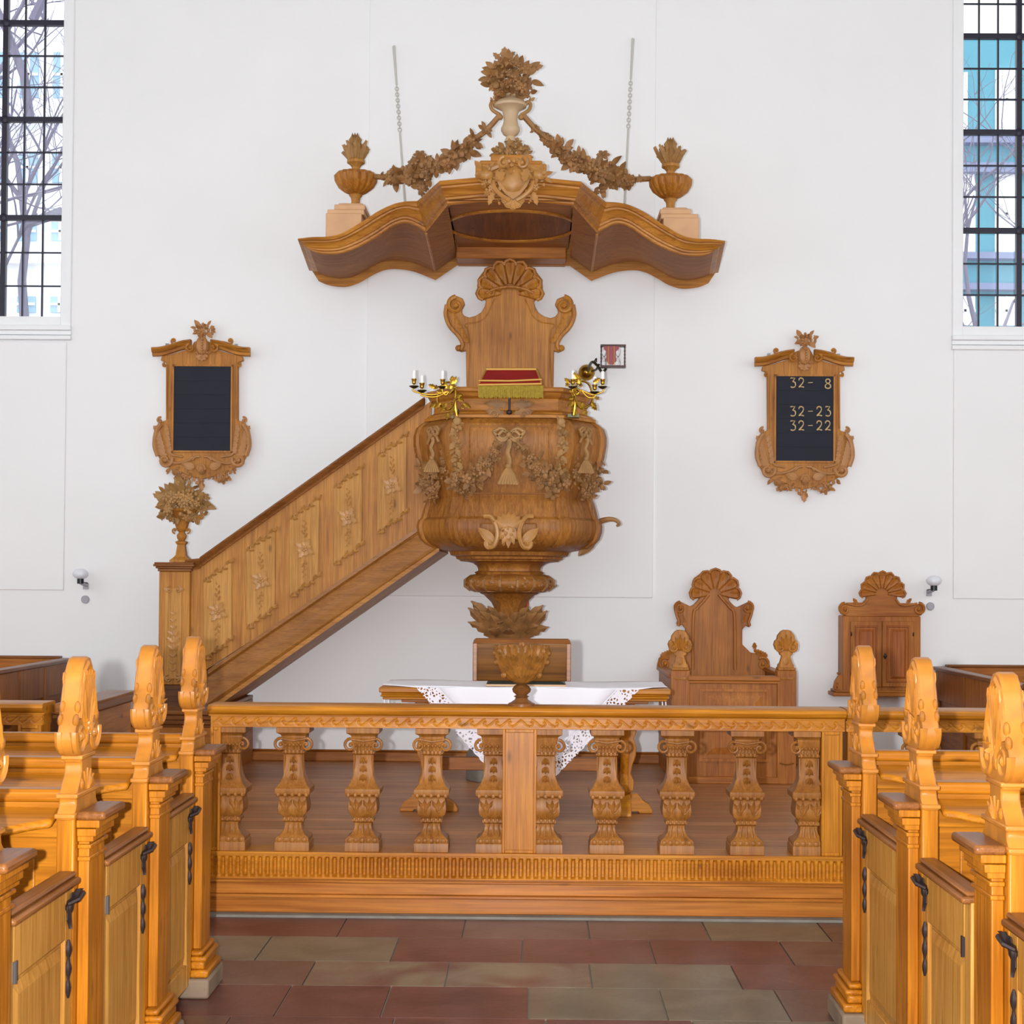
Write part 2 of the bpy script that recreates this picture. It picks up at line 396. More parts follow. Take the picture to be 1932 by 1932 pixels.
# shallow raised fields of plaster on the far wall
p0, p1 = at(694, 500, YW), at(1235, 500, YW)
zb = Z(1126, YW, 960)
bm = NB(); box(bm, p0.x, p1.x, YW-.022, YW+.02, zb, 8.75); struct('trim_2', bm, M['wall'], bevel=.006)
zl = Z(1113, YW, 60); zr = Z(1130, YW, 1870)
bm = NB(); box(bm, -6.45, X(122, YW, 1000), YW-.016, YW+.02, zl, Z(645, YW, 60)); struct('trim_3', bm, M['wall'], bevel=.005)
bm = NB(); box(bm, X(1798, YW, 1000), 6.45, YW-.016, YW+.02, zr, Z(655, YW, 1870)); struct('trim_4', bm, M['wall'], bevel=.005)

def window(n, x0, x1, z0, z1, side, zbars, tz, xthick, xthin, label):
    yg = YW+.16
    bm = NB()
    # frame with iron T-bars
    e = .012
    box(bm, x0-.02, x0+e, yg-.02, yg+.02, z0, z1); box(bm, x1-e, x1+.02, yg-.02, yg+.02, z0, z1)
    box(bm, x0, x1, yg-.02, yg+.02, z0-.02, z0+e)
    w = struct('window_%d' % n, bm, M['trimw'])
    bm = NB()
    for x in xthick: box(bm, x-.021, x+.021, yg-.03, yg+.015, z0, z1)
    for z in zbars:
        box(bm, x0, x1, yg-.034, yg+.015, z-.02, z+.02)
        for x in xthick: ell(bm, (x, yg-.025, z), (.036, .02, .036))
    g = meshobj('glazing_bar', bm, M['ironblue'], w)
    bm = NB()
    for x in xthin: box(bm, x-.0065, x+.0065, yg-.012, yg+.008, z0, z1)
    for z in tz: box(bm, x0, x1, yg-.0115, yg+.0075, z-.0055, z+.0055)
    meshobj('lead_came', bm, M['ironblue'], w)
    bm = NB(); box(bm, x0, x1, yg+.009, yg+.013, z0, z1); meshobj('glass_pane', bm, M['pane'], w)
    # white rounded casing around the reveal and a moulded sill
    bm = NB()
    cw = .085
    if side < 0: box(bm, x1, x1+cw, YW-.022, YW+.02, z0-.09, z1+.2); 
    else: box(bm, x0-cw, x0, YW-.022, YW+.02, z0-.09, z1+.2)
    struct('trim_%d' % (4+n*2-1), bm, M['trimw'], bevel=.008)
    a, b = (x0-.3, x1+.09) if side < 0 else (x0-.09, x1+.3)
    bm = NB()
    box(bm, a, b, YW-.05, YW+.02, z0-.115, z0-.075); box(bm, a, b, YW-.03, YW+.02, z0-.15, z0-.115); box(bm, a, b, YW-.045, YW+.02, z0-.19, z0-.155)
    struct('trim_%d' % (4+n*2), bm, M['trimw'], bevel=.006)
M['ironblue'] = mat('dark_window_iron', lin(30, 26, 44), .5)
def zs(l, px): return [Z(p, YW+.16, px) for p in l]
dz = Z(227, YW+.16, 60)-Z(412, YW+.16, 60)
window(1, xl0, xl1, bottomL, topz, -1, zs([412, 227, 45], 60)+[Z(45, YW+.16, 60)+dz], zs([540, 477, 348, 288, 165, 106, -20, -80], 60),
       [X(10, YW+.16, 300), X(10, YW+.16, 300)-.9], [X(v, YW+.16, 300) for v in (46, 83, -30, -68)], '')
window(2, xr0, xr1, bottomR, topz, 1, zs([436, 251, 70], 1870)+[Z(70, YW+.16, 1870)+dz], zs([557, 498, 372, 313, 188, 130, 8, -55], 1870),
       [X(1921, YW+.16, 400), X(1921, YW+.16, 400)+.9], [X(v, YW+.16, 400) for v in (1846, 1882, 1960, 1996)], '')

# wooden chancel platform with a moulded step
def plank_mat():
    m = wood('chancel_boards', lin(158, 98, 56), lin(192, 134, 86), 'X', .42, .8)
    nt = m.node_tree; b = nt.nodes['Principled BSDF']
    tc = nt.nodes.new('ShaderNodeTexCoord'); s = nt.nodes.new('ShaderNodeSeparateXYZ'); nt.links.new(tc.outputs['Object'], s.inputs[0])
    d = nt.nodes.new('ShaderNodeMath'); d.operation = 'DIVIDE'; d.inputs[1].default_value = .145; nt.links.new(s.outputs['Y'], d.inputs[0])
    f = nt.nodes.new('ShaderNodeMath'); f.operation = 'FRACT'; nt.links.new(d.outputs[0], f.inputs[0])
    l = nt.nodes.new('ShaderNodeMath'); l.operation = 'GREATER_THAN'; l.inputs[1].default_value = .035; nt.links.new(f.outputs[0], l.inputs[0])
    fl_ = nt.nodes.new('ShaderNodeMath'); fl_.operation = 'FLOOR'; nt.links.new(d.outputs[0], fl_.inputs[0])
    wn = nt.nodes.new('ShaderNodeTexWhiteNoise'); wn.noise_dimensions = '1D'; nt.links.new(fl_.outputs[0], wn.inputs['W'])
    mr = nt.nodes.new('ShaderNodeMapRange'); mr.inputs['To Min'].default_value = .8; mr.inputs['To Max'].default_value = 1.1; nt.links.new(wn.outputs['Value'], mr.inputs['Value'])
    mu = nt.nodes.new('ShaderNodeMath'); mu.operation = 'MULTIPLY'; nt.links.new(mr.outputs[0], mu.inputs[0])
    mr2 = nt.nodes.new('ShaderNodeMapRange'); mr2.inputs['To Min'].default_value = .45; nt.links.new(l.outputs[0], mr2.inputs['Value']); nt.links.new(mr2.outputs[0], mu.inputs[1])
    src = b.inputs['Base Color'].links[0].from_socket
    mx = nt.nodes.new('ShaderNodeVectorMath'); mx.operation = 'SCALE'; nt.links.new(src, mx.inputs[0]); nt.links.new(mu.outputs[0], mx.inputs['Scale'])
    nt.links.new(mx.outputs[0], b.inputs['Base Color'])
    return m
M['plat'] = plank_mat()
bm = NB(); box(bm, -6.5, 6.5, YR+.03, YW, .01, PZ); o = struct('platform', bm, M['plat'], smooth=False)
bm = NB()
box(bm, -6.5, 6.5, YR-.005, YR+.035, .012, .085); box(bm, -6.5, 6.5, YR-.02, YR+.035, .085, .1); box(bm, -6.5, 6.5, YR, YR+.035, .1, .155)
box(bm, -6.5, 6.5, YR-.012, YR+.05, .155, .166)
struct('trim_9', bm, wood('reddish_pine_step', lin(150, 82, 26), lin(186, 116, 46), 'X', .3, .7, .8), bevel=.004)
bm = NB(); box(bm, -6.5, 6.5, YW-.035, YW+.01, PZ, PZ+.075); box(bm, -6.5, 6.5, YW-.02, YW+.01, PZ+.075, PZ+.09)
struct('baseboard_back', bm, M['stlX'], bevel=.008)

# ============================================================ OUTSIDE
def building(name, label, loc, wallm, x0, x1, z0, z1, Y, wins, bands, winm, bandm):
    b = thing(name, label, 'building', (x0, Y, 0))
    bm = NB(); box(bm, x0, x1, Y, Y+6, 0, z1); meshobj('facade', bm, wallm, b, smooth=False)
    for (a, c, d, e) in wins:
        bm = NB(); box(bm, a, c, Y-.05, Y+.02, d, e); f = meshobj('window', bm, winm, b, smooth=False)
        bm = NB(); m = (a+c)/2; box(bm, m-.02, m+.02, Y-.08, Y-.04, d, e); k = (d+e)/2; box(bm, a, c, Y-.08, Y-.04, k-.02, k+.02); meshobj('window_bar', bm, M['trimw'], f)
    for (d, e) in bands:
        bm = NB(); box(bm, x0-.1, x1+.1, Y-.2, Y+.02, d, e); meshobj('cornice', bm, bandm, b, smooth=False)
    return b
YO = 26.0
def zo(p): return Z(p, YO, 1870)
M['teal'] = mat('turquoise_render', lin(92, 158, 178), .9); M['mauve'] = mat('mauve_stucco', lin(132, 142, 176), .9)
M['white_out'] = mat('white_blind', lin(250, 250, 250), .7)
xo = lambda p: X(p, YO, 300)
ws = []
for base in (0,):
    for k in range(0, 5):
        dx = k*(xo(1920)-xo(1858))
        for (za, zb_) in ((615, 560), (480, 330), (248, 132)):
            ws.append((xo(1877)+dx, xo(1877)+dx+(xo(1917)-xo(1877)), zo(za), zo(zb_)))
        if k == 0:
            for (za, zb_) in ((615, 560), (480, 330), (246, 138)): ws.append((xo(1800), xo(1839 if za > 250 else 1824), zo(za), zo(zb_)))
building('turquoise_building', 'turquoise rendered town house with white windows behind the right church window', None, M['teal'], xo(1780), xo(1780)+6.5, 0, zo(72), YO, ws,
         [(zo(275), zo(262)), (zo(330), zo(312)), (zo(492), zo(480)), (zo(550), zo(538))], M['white_out'], M['mauve'])
M['palewall'] = mat('pale_render', lin(236, 240, 250), .9); M['paleblue'] = mat('pale_blue_shutter', lin(150, 186, 214), .9)
xo2 = lambda p: X(p, YO, 300)
ws = []
for k in range(7):
    xx = xo2(100)-k*.55
    for (za, zb_) in ((590, 560), (455, 420), (345, 290), (185, 100)): ws.append((xx, xx+.3, Z(za, YO, 60), Z(zb_, YO, 60)))
building('pale_building', 'pale rendered town house with light blue shutters behind bare branches', None, M['palewall'], xo2(135)-6.5, xo2(150), 0, Z(20, YO, 60), YO, ws,
         [(Z(240, YO, 60), Z(228, YO, 60)), (Z(500, YO, 60), Z(485, YO, 60))], M['paleblue'], M['white_out'])
M['bark'] = mat('hazed_bark', lin(120, 118, 140), .9)  # overexposed haze outside is put into the bark colour, lighter and bluish
def tree(name, label, x, y, seed, lean):
    r = random.Random(seed); t = thing(name, label, 'tree', (x, y, 0))
    tb, bb = NB(), NB()
    def grow(p, d, L, rad, dep):
        pts = [p]; q = p; dd = d.copy()
        for i in range(5):
            dd = (dd+V((r.uniform(-.25, .25), r.uniform(-.12, .12), r.uniform(-.12, .22)))).normalized(); q = q+dd*L/5; pts.append(q)
        tube(tb if dep == 0 else bb, pts, [rad*(1-.11*i) for i in range(6)], 6 if dep < 3 else 4)
        if dep >= 5: return
        for i in range(3 if dep < 4 else 4):
            k = r.choice((2, 3, 4, 5)); nd = (dd*.55+V((r.uniform(-1, 1), r.uniform(-.5, .5), r.uniform(-.35, .8)))).normalized()
            grow(pts[k], nd, L*r.uniform(.5, .78), rad*.5, dep+1)
    grow(V((x, y, 0)), V((lean, 0, 1)).normalized(), 5.2, .16, 0)
    for k in range(5 if seed == 3 else 0): grow(V((x+lean*(3+k*.9)*.8, y, 3.2+k*1.1)), V((r.uniform(-1, 1), .1, r.uniform(.0, .7))).normalized(), 2.6, .055, 1)
    meshobj('trunk', tb, M['bark'], t); meshobj('branches', bb, M['bark'], t)
tree('bare_tree', 'leafless tree with tangled branches outside the left church window', X(40, 17, 300), 17, 3, .02)
tree('bare_tree', 'thin leafless branches crossing the turquoise house outside', X(2050, 20, 300), 22, 8, -.02)
bm = NB(); box(bm, -30, 30, YW+T+.05, 40, -.3, -.02); struct('ground', bm, mat('paving', lin(150, 148, 146), .9), smooth=False)
# ============================================================ PEWS
FIN = [(0, 1.372), (.03, 1.366), (.052, 1.345), (.066, 1.31), (.074, 1.27), (.088, 1.235), (.104, 1.205), (.122, 1.17), (.128, 1.145), (.118, 1.118), (.09, 1.098), (.062, 1.09),
       (.064, 1.078), (.052, 1.07), (.052, 1.05), (.06, 1.035), (.084, 1.01), (.096, .996), (.106, .99), (.108, .978), (.1, .97), (.104, .955), (.126, .935), (.132, .92)]
def pew(s, xf, yi, yn, label, group, first=False):
    """one row: s=-1 left of the aisle, +1 right; xf face towards the aisle; yi post, yn next post nearer the camera"""
    side = 'left' if s < 0 else 'right'
    r = thing('pew', label, 'pew', (xf, yi, 0), group)
    X_ = lambda d: xf+s*d            # d grows away from the aisle
    def bx(bm, d0, d1, y0, y1, z0, z1):
        a, b = sorted((X_(d0), X_(d1))); box(bm, a, b, y0, y1, z0, z1)
    bm = NB(); bx(bm, 0, .05, yi-.12, yi+.12, .03, .925); ep = meshobj('end_post', bm, M['pewZ'], r, bevel=.005)
    bm = NB(); bx(bm, -.075, .075, yi-.15, yi+.15, 0, .075); meshobj('plinth', bm, M['plinthst'] , ep, bevel=.01)
    bm = NB()
    prof = [(0, .075), (.06, .075), (.066, .1), (.05, .13), (.058, .15), (.045, .175), (0, .175)]
    for (d, z0, z1) in ((.068, .075, .105), (.052, .105, .135), (.06, .135, .155), (.046, .155, .175)): bx(bm, -d, .001, yi-.09-d*.6, yi+.09+d*.6, z0, z1)
    meshobj('base_moulding', bm, M['pewY'], ep, bevel=.008)
    # finial: thick carved board seen from the side
    bm = NB()
    pts = [V((X_(0), yi-a, z)) for a, z in FIN]+[V((X_(0), yi+a, z)) for a, z in reversed(FIN)][:-1]
    prism(bm, pts, (s*.05, 0, 0))
    fn = meshobj('finial', bm, M['finial'], r, bevel=.014, smooth=True)
    U = V((0, 1, 0)); W = V((0, 0, 1))
    for (xx, sd) in ((X_(.004), -s), (X_(.046), s)):
        bm = NB()
        for q in (-1, 1):
            scroll(bm, (xx, yi+q*.068, 1.148), U*q, W, .05, 1.3, .013, PI*.1, -1)
            tube(bm, [(xx, yi+q*.082, 1.2), (xx, yi+q*.062, 1.27), (xx, yi+q*.04, 1.33), (xx, yi, 1.352)], [.012, .011, .01, .01], 6)
            ell(bm, (xx, yi+q*.1, 1.195), (.009, .022, .02)); ell(bm, (xx, yi+q*.084, 1.23), (.009, .018, .02)); ell(bm, (xx, yi+q*.045, 1.01), (.01, .022, .018))
        shell(bm, (xx, yi, 1.13), .185, 5, 72, 108, .012, U, W, .2, V((sd, 0, 0)))
        for k in range(-2, 3):
            if k: leaf(bm, (xx, yi+k*.01, 1.15), (0, sin(k*.24), cos(k*.24)), (sd, 0, 0), .15-.02*abs(k), .017, .0, 2, .35, 6)
            leaf(bm, (xx, yi+k*.008, .992), (0, sin(k*.45), cos(k*.45)), (sd, 0, 0), .06, .013, .0, 2, .4, 5)
        ell(bm, (xx, yi, 1.14), (.012, .022, .025)); cluster(bm, (xx, yi, 1.17), (.004, .06, .03), 12, .016, rnd, (sd, 0, 0), 'lb')
        meshobj('carving', bm, M['finial'], fn)
    bm = NB()
    for z, d, hy in ((1.088, .006, .07), (.984, .006, .113), (.93, .004, .132)):
        bm = NB(); bx(bm, -d, .05+d, yi-hy, yi+hy, z-.007, z+.007); meshobj('collar', bm, M['finial'], fn, bevel=.004)
    # pilaster with capital and dark ledge
    bm = NB(); bx(bm, -.032, -.0005, yi-.08, yi+.08, .175, .87)
    for z, d in ((.80, .037), (.835, .04), (.855, .047), (.87, .055), (.895, .066)): bx(bm, -d, -.001, yi-.075-d*.45, yi+.075+d*.45, z, z+.012 if z < .85 else z+.022)
    meshobj('pilaster', bm, M['pewZ'], r, bevel=.003)
    bm = NB(); bx(bm, -.085, -.002, yi-.115, yi+.115, .917, .942); meshobj('ledge', bm, M['capY'], r, bevel=.009)
    # door towards the nearer post
    y1, y0 = yi-.126, yn+.126
    bm = NB(); t = .012
    bx(bm, t, t+.02, y0, y1, .05, .75)
    sw = .065
    bx(bm, 0, t+.03, y0, y0+sw, .05, .75); bx(bm, 0, t+.03, y1-sw, y1, .05, .75); bx(bm, 0, t+.03, y0+sw, y1-sw, .6, .75); bx(bm, 0, t+.03, y0+sw, y1-sw, .05, .14)
    dr = meshobj('door', bm, M['door'], r, bevel=.004)
    bm = NB(); c0, c1, z0, z1 = y0+sw+.012, y1-sw-.012, .155, .585
    xa = X_(t-.001); xb = X_(t-.011)
    loft(bm, [[(xa, c0, z0), (xa, c1, z0), (xa, c1, z1), (xa, c0, z1)], [(xa-s*.002, c0, z0), (xa-s*.002, c1, z0), (xa-s*.002, c1, z1), (xa-s*.002, c0, z1)],
              [(xb, c0+.03, z0+.03), (xb, c1-.03, z0+.03), (xb, c1-.03, z1-.03), (xb, c0+.03, z1-.03)]])
    meshobj('door_panel', bm, M['door'], dr, smooth=False)
    bm = NB(); bx(bm, -.024, .045, y0+.002, y1-.002, .745, .765); bx(bm, -.012, .04, y0+.002, y1-.002, .765, .78); meshobj('door_rail', bm, M['capY'], dr, bevel=.008)
    bm = NB(); hx = X_(-.006)
    leaf(bm, (hx, y1-.055, .69), (0, 1, .45), (-s, 0, 0), .09, .018, .1, 3, .3); leaf(bm, (hx, y1-.055, .70), (0, -.1, -1), (-s, 0, 0), .07, .016, .05, 2, .3)
    ell(bm, (hx, y1-.05, .69), (.012, .02, .02)); tube(bm, [(hx, y1-.07, .7), (X_(-.03), y1-.05, .71), (X_(-.03), y1-.01, .72)], [.006, .007, .009], 6)
    meshobj('latch', bm, M['dark'], dr)
    bm = NB(); pts = []; rs = []
    for i in range(17):
        f = i/16; pts.append((hx, y1-.055, .6-.16*f)); rs.append(.003+.007*abs(sin(f*PI*3))**1.2*(1-.3*f))
    tube(bm, pts, rs, 6); meshobj('strap', bm, M['dark'], dr)
    for z in (.62, .12):
        bm = NB(); bx(bm, -.004, 0, y0+.058, y0+.088, z-.025, z+.025); tube(bm, [(X_(-.006), y0+.06, z-.027), (X_(-.006), y0+.06, z+.027)], .005, 6); meshobj('hinge', bm, M['steel'] if s < 0 else M['dark'], dr)
    # backrest, book ledge, seat
    L0, L1 = .061, 3.4
    bm = NB(); bx(bm, L0, L1, yi-.014, yi+.014, .05, .955); meshobj('backrest', bm, M['pewX'], r, bevel=.003)
    bm = NB(); bx(bm, L0, L1, yi-.03, yi+.035, .955, .992); meshobj('top_rail', bm, M['pewX'], r, bevel=.011)
    bm = NB()
    xs_ = [L0, .1, .16, .24, .32, 0.42, L1]; dp = [.10, .115, .15, .19, .215, .225, .225]
    top = [V((X_(a), yi-.031, .945)) for a in xs_]; frt = [V((X_(a), yi-.031-b, .945-.055*b/.225)) for a, b in zip(xs_, dp)]
    prism(bm, top+list(reversed(frt)), (0, 0, -.024)); meshobj('book_ledge', bm, M['pewX'], r, bevel=.009)
    bm = NB(); bx(bm, L0, L1, yi-.06, yi-.015, .86, .918); meshobj('ledge_board', bm, M['pewX'], r, bevel=.003)
    bm = NB(); bx(bm, L0, L1, yi+.015, yi+.38, .42, .45); bx(bm, L0, L1, yi+.34, yi+.36, .02, .42); meshobj('seat', bm, M['pewX'], r, bevel=.006)
    # lower field of the partition seen from behind
    bm = NB()
    for k in range(4):
        a = .14+k*.85; bx(bm, a, a+.72, yi-.022, yi-.013, .3, .8)
    meshobj('back_panel', bm, M['pewX'], r, bevel=.004)
    return r
LY = [6.2, 5.37, 4.57, 3.75, 2.95]; LX = [-1.30, -1.273, -1.282, -1.285]
RY = [5.8, 4.91, 4.13, 3.3, 2.5]; RX = [1.175, 1.168, 1.195]
LL = ['honey oak pew left of the aisle, finial overlapping the pulpit newel', 'honey oak pew left of the aisle, second finial from the communion rail',
      'honey oak pew left of the aisle, tallest looking finial nearest the left edge', 'honey oak pew cut by the left edge, only its door and ledge showing']
RL = ['honey oak pew right of the aisle, finial in front of the wall cupboard base', 'honey oak pew right of the aisle, second finial from the communion rail',
      'honey oak pew right of the aisle, finial cut by the right edge', None]
for i in range(4): pew(-1, LX[i], LY[i], LY[i+1], LL[i], 'pews left of the aisle')
for i in range(3): pew(1, RX[i], RY[i], RY[i+1], RL[i], 'pews right of the aisle')

# ============================================================ COMMUNION RAIL
BAL = [(.080, .592), (.080, .566), (.062, .556), (.058, .548), (.06, .545), (.05, .5), (.047, .486), (.047, .48), (.053, .474), (.053, .468), (.041, .46), (.0395, .44), (.042, .40), (.048, .36),
       (.058, .33), (.075, .308), (.084, .3), (.085, .285), (.082, .272), (.066, .262), (.064, .25), (.068, .225), (.07, .205), (.066, .18), (.052, .165), (.046, .158), (.052, .152), (.052, .14), (.042, .134),
       (.04, .12), (.044, .1), (.058, .078), (.076, .066), (.08, .056), (.078, .046), (.081, .044), (.083, .04), (.083, 0)]
ZR0 = .292   # top of the fluted plinth
def baluster(x, y, parent, half=0):
    bm = NB(); squarel(bm, [(a, ZR0+z) for a, z in reversed(BAL)], x, y)
    if half:  # cut against a post
        g = bmesh.ops.bisect_plane(bm, geom=bm.verts[:]+bm.edges[:]+bm.faces[:], plane_co=(half[0], 0, 0), plane_no=(half[1], 0, 0), clear_outer=True)
        bmesh.ops.holes_fill(bm, edges=bm.edges)
    b = meshobj('baluster', bm, M['balw'], parent, bevel=.003)
    bm = NB(); z0 = ZR0
    ok = lambda xx: (not half) or (half[1]*(xx-half[0]) < -.012)
    for fy in (-1,):
        yy = y+fy*.058
        for q in (-1, 1):
            if ok(x+q*.062): scroll(bm, (x+q*.062, yy, z0+.508), (q, 0, 0), (0, 0, 1), .03, 1.3, .008, PI*.5, -1)
        if not half: tube(bm, [(x-.062, yy, z0+.538), (x, yy, z0+.528), (x+.062, yy, z0+.538)], .006, 6)
        for k in range(-2, 3):
            if ok(x+k*.018): ell(bm, (x+k*.018, yy+fy*.0, z0+.507), .008, None, 6, 4); ell(bm, (x+k*.019, y+fy*.053, z0+.474), (.009, .006, .011), None, 6, 4)
            if ok(x+k*.016): tube(bm, [(x+k*.015, y+fy*.05, z0+.5), (x+k*.017, y+fy*.05, z0+.482)], .005, 5)
            if ok(x+k*.03*.9): ell(bm, (x+k*.034, y+fy*.08, z0+.271), (.012, .01, .012), None, 6, 4); ell(bm, (x+k*.02, y+fy*.05, z0+.15), (.009, .007, .011), None, 6, 4)
            if ok(x+k*.03): ell(bm, (x+k*.03, y+fy*.079, z0+.055), (.016, .007, .012), None, 6, 4)
        for k, (zc, ln) in enumerate(((.45, .043), (.41, .045), (.368, .051))):
            if ok(x):
                for a in (-.5, 0, .5): leaf(bm, (x, y+fy*ln, z0+zc), (sin(a), fy*.12*k, -cos(a)), (0, fy, 0), .036, .01, .1, 2, .5, 5)
        for q in (-1, 1):
            if ok(x+q*.036):
                for a in (-.45, .0, .45): leaf(bm, (x+q*.033, y+fy*.064, z0+.185), (sin(a), 0, cos(a)), (0, fy, 0), .07, .013, .08, 2, .4, 6)
                scroll(bm, (x+q*.033, y+fy*.068, z0+.215), (q, 0, 0), (0, 0, 1), .024, .9, .004, -PI/2, 1, 14, False)
                tube(bm, [(x+q*.045, y+fy*.041, z0+.46), (x+q*.045, y+fy*.042, z0+.36), (x+q*.062, y+fy*.058, z0+.318)], .004, 5)
        for k in (-1, 0, 1):
            if ok(x+k*.024): tube(bm, [(x+k*.022, y+fy*.042, z0+.13), (x+k*.03, y+fy*.056, z0+.08)], .0055, 5)
    meshobj('baluster_carving', bm, M['balw'], b)
def relief(bm, x0, x1, z0, z1, nx, nz, yf, dep, back):
    g = [[bm.verts.new((x0+(x1-x0)*i/nx, yf+dep(x0+(x1-x0)*i/nx, z0+(z1-z0)*j/nz), z0+(z1-z0)*j/nz)) for j in range(nz+1)] for i in range(nx+1)]
    for i in range(nx):
        for j in range(nz): bm.faces.new((g[i][j], g[i+1][j], g[i+1][j+1], g[i][j+1]))
    box(bm, x0, x1, yf+.022, back, z0, z1)
def rail_run(r, x0, x1, bal, posts, halves=()):
    """fluted plinth, posts, balusters, frieze and cap between x0 and x1"""
    bm = NB(); box(bm, x0, x1, YB-.1, YB+.1, PZ, PZ+.012); P = .0357
    def flute(x, z):
        u = ((x/P) % 1-.5)*P; zt = PZ+.108; hw = .0115
        if z < PZ+.02: return 0
        d = abs(u) if z < zt-hw else math.hypot(u, z-(zt-hw))
        return .02*min(1, max(0, (hw-d)/.006))
    nx = int((x1-x0)/P*11); relief(bm, x0, x1, PZ+.012, PZ+.12, nx, 11, YB-.096, flute, YB+.09)
    box(bm, x0, x1, YB-.102, YB+.1, PZ+.12, ZR0)
    meshobj('plinth', bm, M['ralX'], r, angle=.9)
    for x in bal: baluster(x, YB, r)
    for x, c, sg in halves: baluster(x, YB, r, (c, sg))
    for x, w_ in posts:
        bm = NB(); box(bm, x-w_, x+w_, YB-.075, YB+.075, ZR0, .885)
        for a, b in ((x-w_, x-w_+.014), (x+w_-.014, x+w_)): box(bm, a, b, YB-.083, YB-.074, ZR0, .885)
        box(bm, x-w_+.014, x+w_-.014, YB-.0835, YB-.074, ZR0, ZR0+.016); box(bm, x-w_+.014, x+w_-.014, YB-.0835, YB-.074, .869, .885)
        meshobj('post', bm, M['ralZ'], r, bevel=.003)
    zf = .885
    bm = NB(); W_ = .0605
    cx = X(985, YB)
    def wave(x, z):
        sg = 1 if x < cx else -1
        u = ((abs(x-cx)/W_) % 1)*W_; u = W_-u; z_ = z-zf-.012   # running scroll
        d = 9
        for (ax, az) in WP:
            for sh in (0, -W_, W_):
                q = (u-ax-sh)**2+(z_-az)**2
                if q < d: d = q
        return .006*max(0, 1-math.sqrt(d)/.0035)
    WP = []
    for p_ in curve([V((u_*W_, 0, v_*.03)) for u_, v_ in ((.2, .62), (.1, .66), (.04, .45), (.12, .15), (.3, .02), (.5, .16), (.72, .5), (.95, .92), (1.12, 1.0))], 5): WP.append((p_.x, p_.z))
    nx = int((x1-x0)/W_*26); relief(bm, x0, x1, zf, zf+.052, nx, 13, YB-.075, wave, YB+.07)
    meshobj('frieze', bm, M['ralX'], r, angle=1.2)
    bm = NB()
    prof = [(-.08, .937), (-.08, .945), (-.098, .95), (-.108, .96), (-.112, .972), (-.106, .985), (-.09, .992), (.09, .992), (.106, .985), (.112, .972), (.098, .95), (.08, .937)]
    prism(bm, [V((x0-.01, YB+a, z)) for a, z in prof], (x1-x0+.02, 0, 0)); meshobj('cap_rail', bm, M['ralX'], r, bevel=.002)
xL = X(402, YB, 1500); xC = X(983, YB); xE = X(1563, YB)
sp = X(686, YB)-X(555, YB)
r = thing('communion_rail', 'carved oak communion rail with balusters across the front of the platform', 'railing', (xC, YB, PZ), 'communion rail sections')
rail_run(r, xL, X(1588, YB, 1500), [X(v, YB, 1500) for v in (556, 687, 816, 1144, 1275, 1406)], [(xC, .082), (X(1564, YB, 1500), .05), (xL+.025, .025)],
         [(X(441, YB), xL+.05, -1), (xC-.125, xC-.082, 1), (xC+.125, xC+.082, -1), (X(1525, YB), X(1564, YB)-.05, 1)])
r2 = thing('communion_rail', 'communion rail section behind the right hand pews', 'railing', (2.4, YB, PZ), 'communion rail sections')
xr = X(1591, YB, 1500)
rail_run(r2, xr, 5.6, [xr+.36+k*.33 for k in range(15)], [(xr+.06, .055), (5.53, .06)])
r3 = thing('communion_rail', 'short communion rail section at the far left behind the pews', 'railing', (-3.6, YB, PZ), 'communion rail sections')
xe = X(89, YB, 1350)
rail_run(r3, -5.6, xe, [xe-.28-k*.33 for k in range(15)], [(xe-.06, .055)])
r4 = thing('rail_return', 'narrow end of a rail running back to the wall, beside the gap in the rail', 'railing', (xe+.14, YB+.5, PZ))
bm = NB(); x0 = X(101, YB, 1350); box(bm, x0+.03, x0+.15, YB+.05, YB+.9, PZ, .93); meshobj('panel', bm, M['ralY'], r4, bevel=.004)
bm = NB(); box(bm, x0, x0+.18, YB, YB+.95, .93, .985); meshobj('cap_rail', bm, M['capY'], r4, bevel=.012)
# ============================================================ PULPIT
XC = X(962, 11.4, 900); YC = 11.55
PLAN = [(-.62, -.9), (-.3, -.93), (.3, -.93), (.62, -.9), (1, -.35), (1, .5), (.7, .95), (-.7, .95), (-1, .5), (-1, -.35)]
def oct_(r, z, k=1.0): return [(XC+a*r*k, YC+b*r*k, z) for a, b in PLAN]
BODY = [(.36, 1.742), (.38, 1.75), (.385, 1.765), (.42, 1.775), (.43, 1.80), (.46, 1.812), (.535, 1.825), (.585, 1.85), (.62, 1.89), (.638, 1.94), (.642, 1.985), (.632, 2.022), (.622, 2.03), (.612, 2.04), (.6, 2.09),
        (.583, 2.15), (.575, 2.168), (.572, 2.176), (.578, 2.19), (.597, 2.28), (.625, 2.38), (.652, 2.47), (.668, 2.56), (.668, 2.62), (.65, 2.68), (.61, 2.715), (.598, 2.722)]
def rz(z):
    for (r0, z0), (r1, z1) in zip(BODY, BODY[1:]):
        if z0 <= z <= z1: return r0+(r1-r0)*(z-z0)/(z1-z0)
    return .58
def yfront(z): return YC-.93*rz(z)
pu = thing('pulpit', 'tall carved oak pulpit with swelling octagonal body in the middle of the white wall', 'pulpit', (XC, YC, PZ))
bm = NB(); loft(bm, [oct_(r, z) for r, z in BODY]); body = meshobj('body', bm, M['pulZ'], pu, angle=.5)
bm = NB()
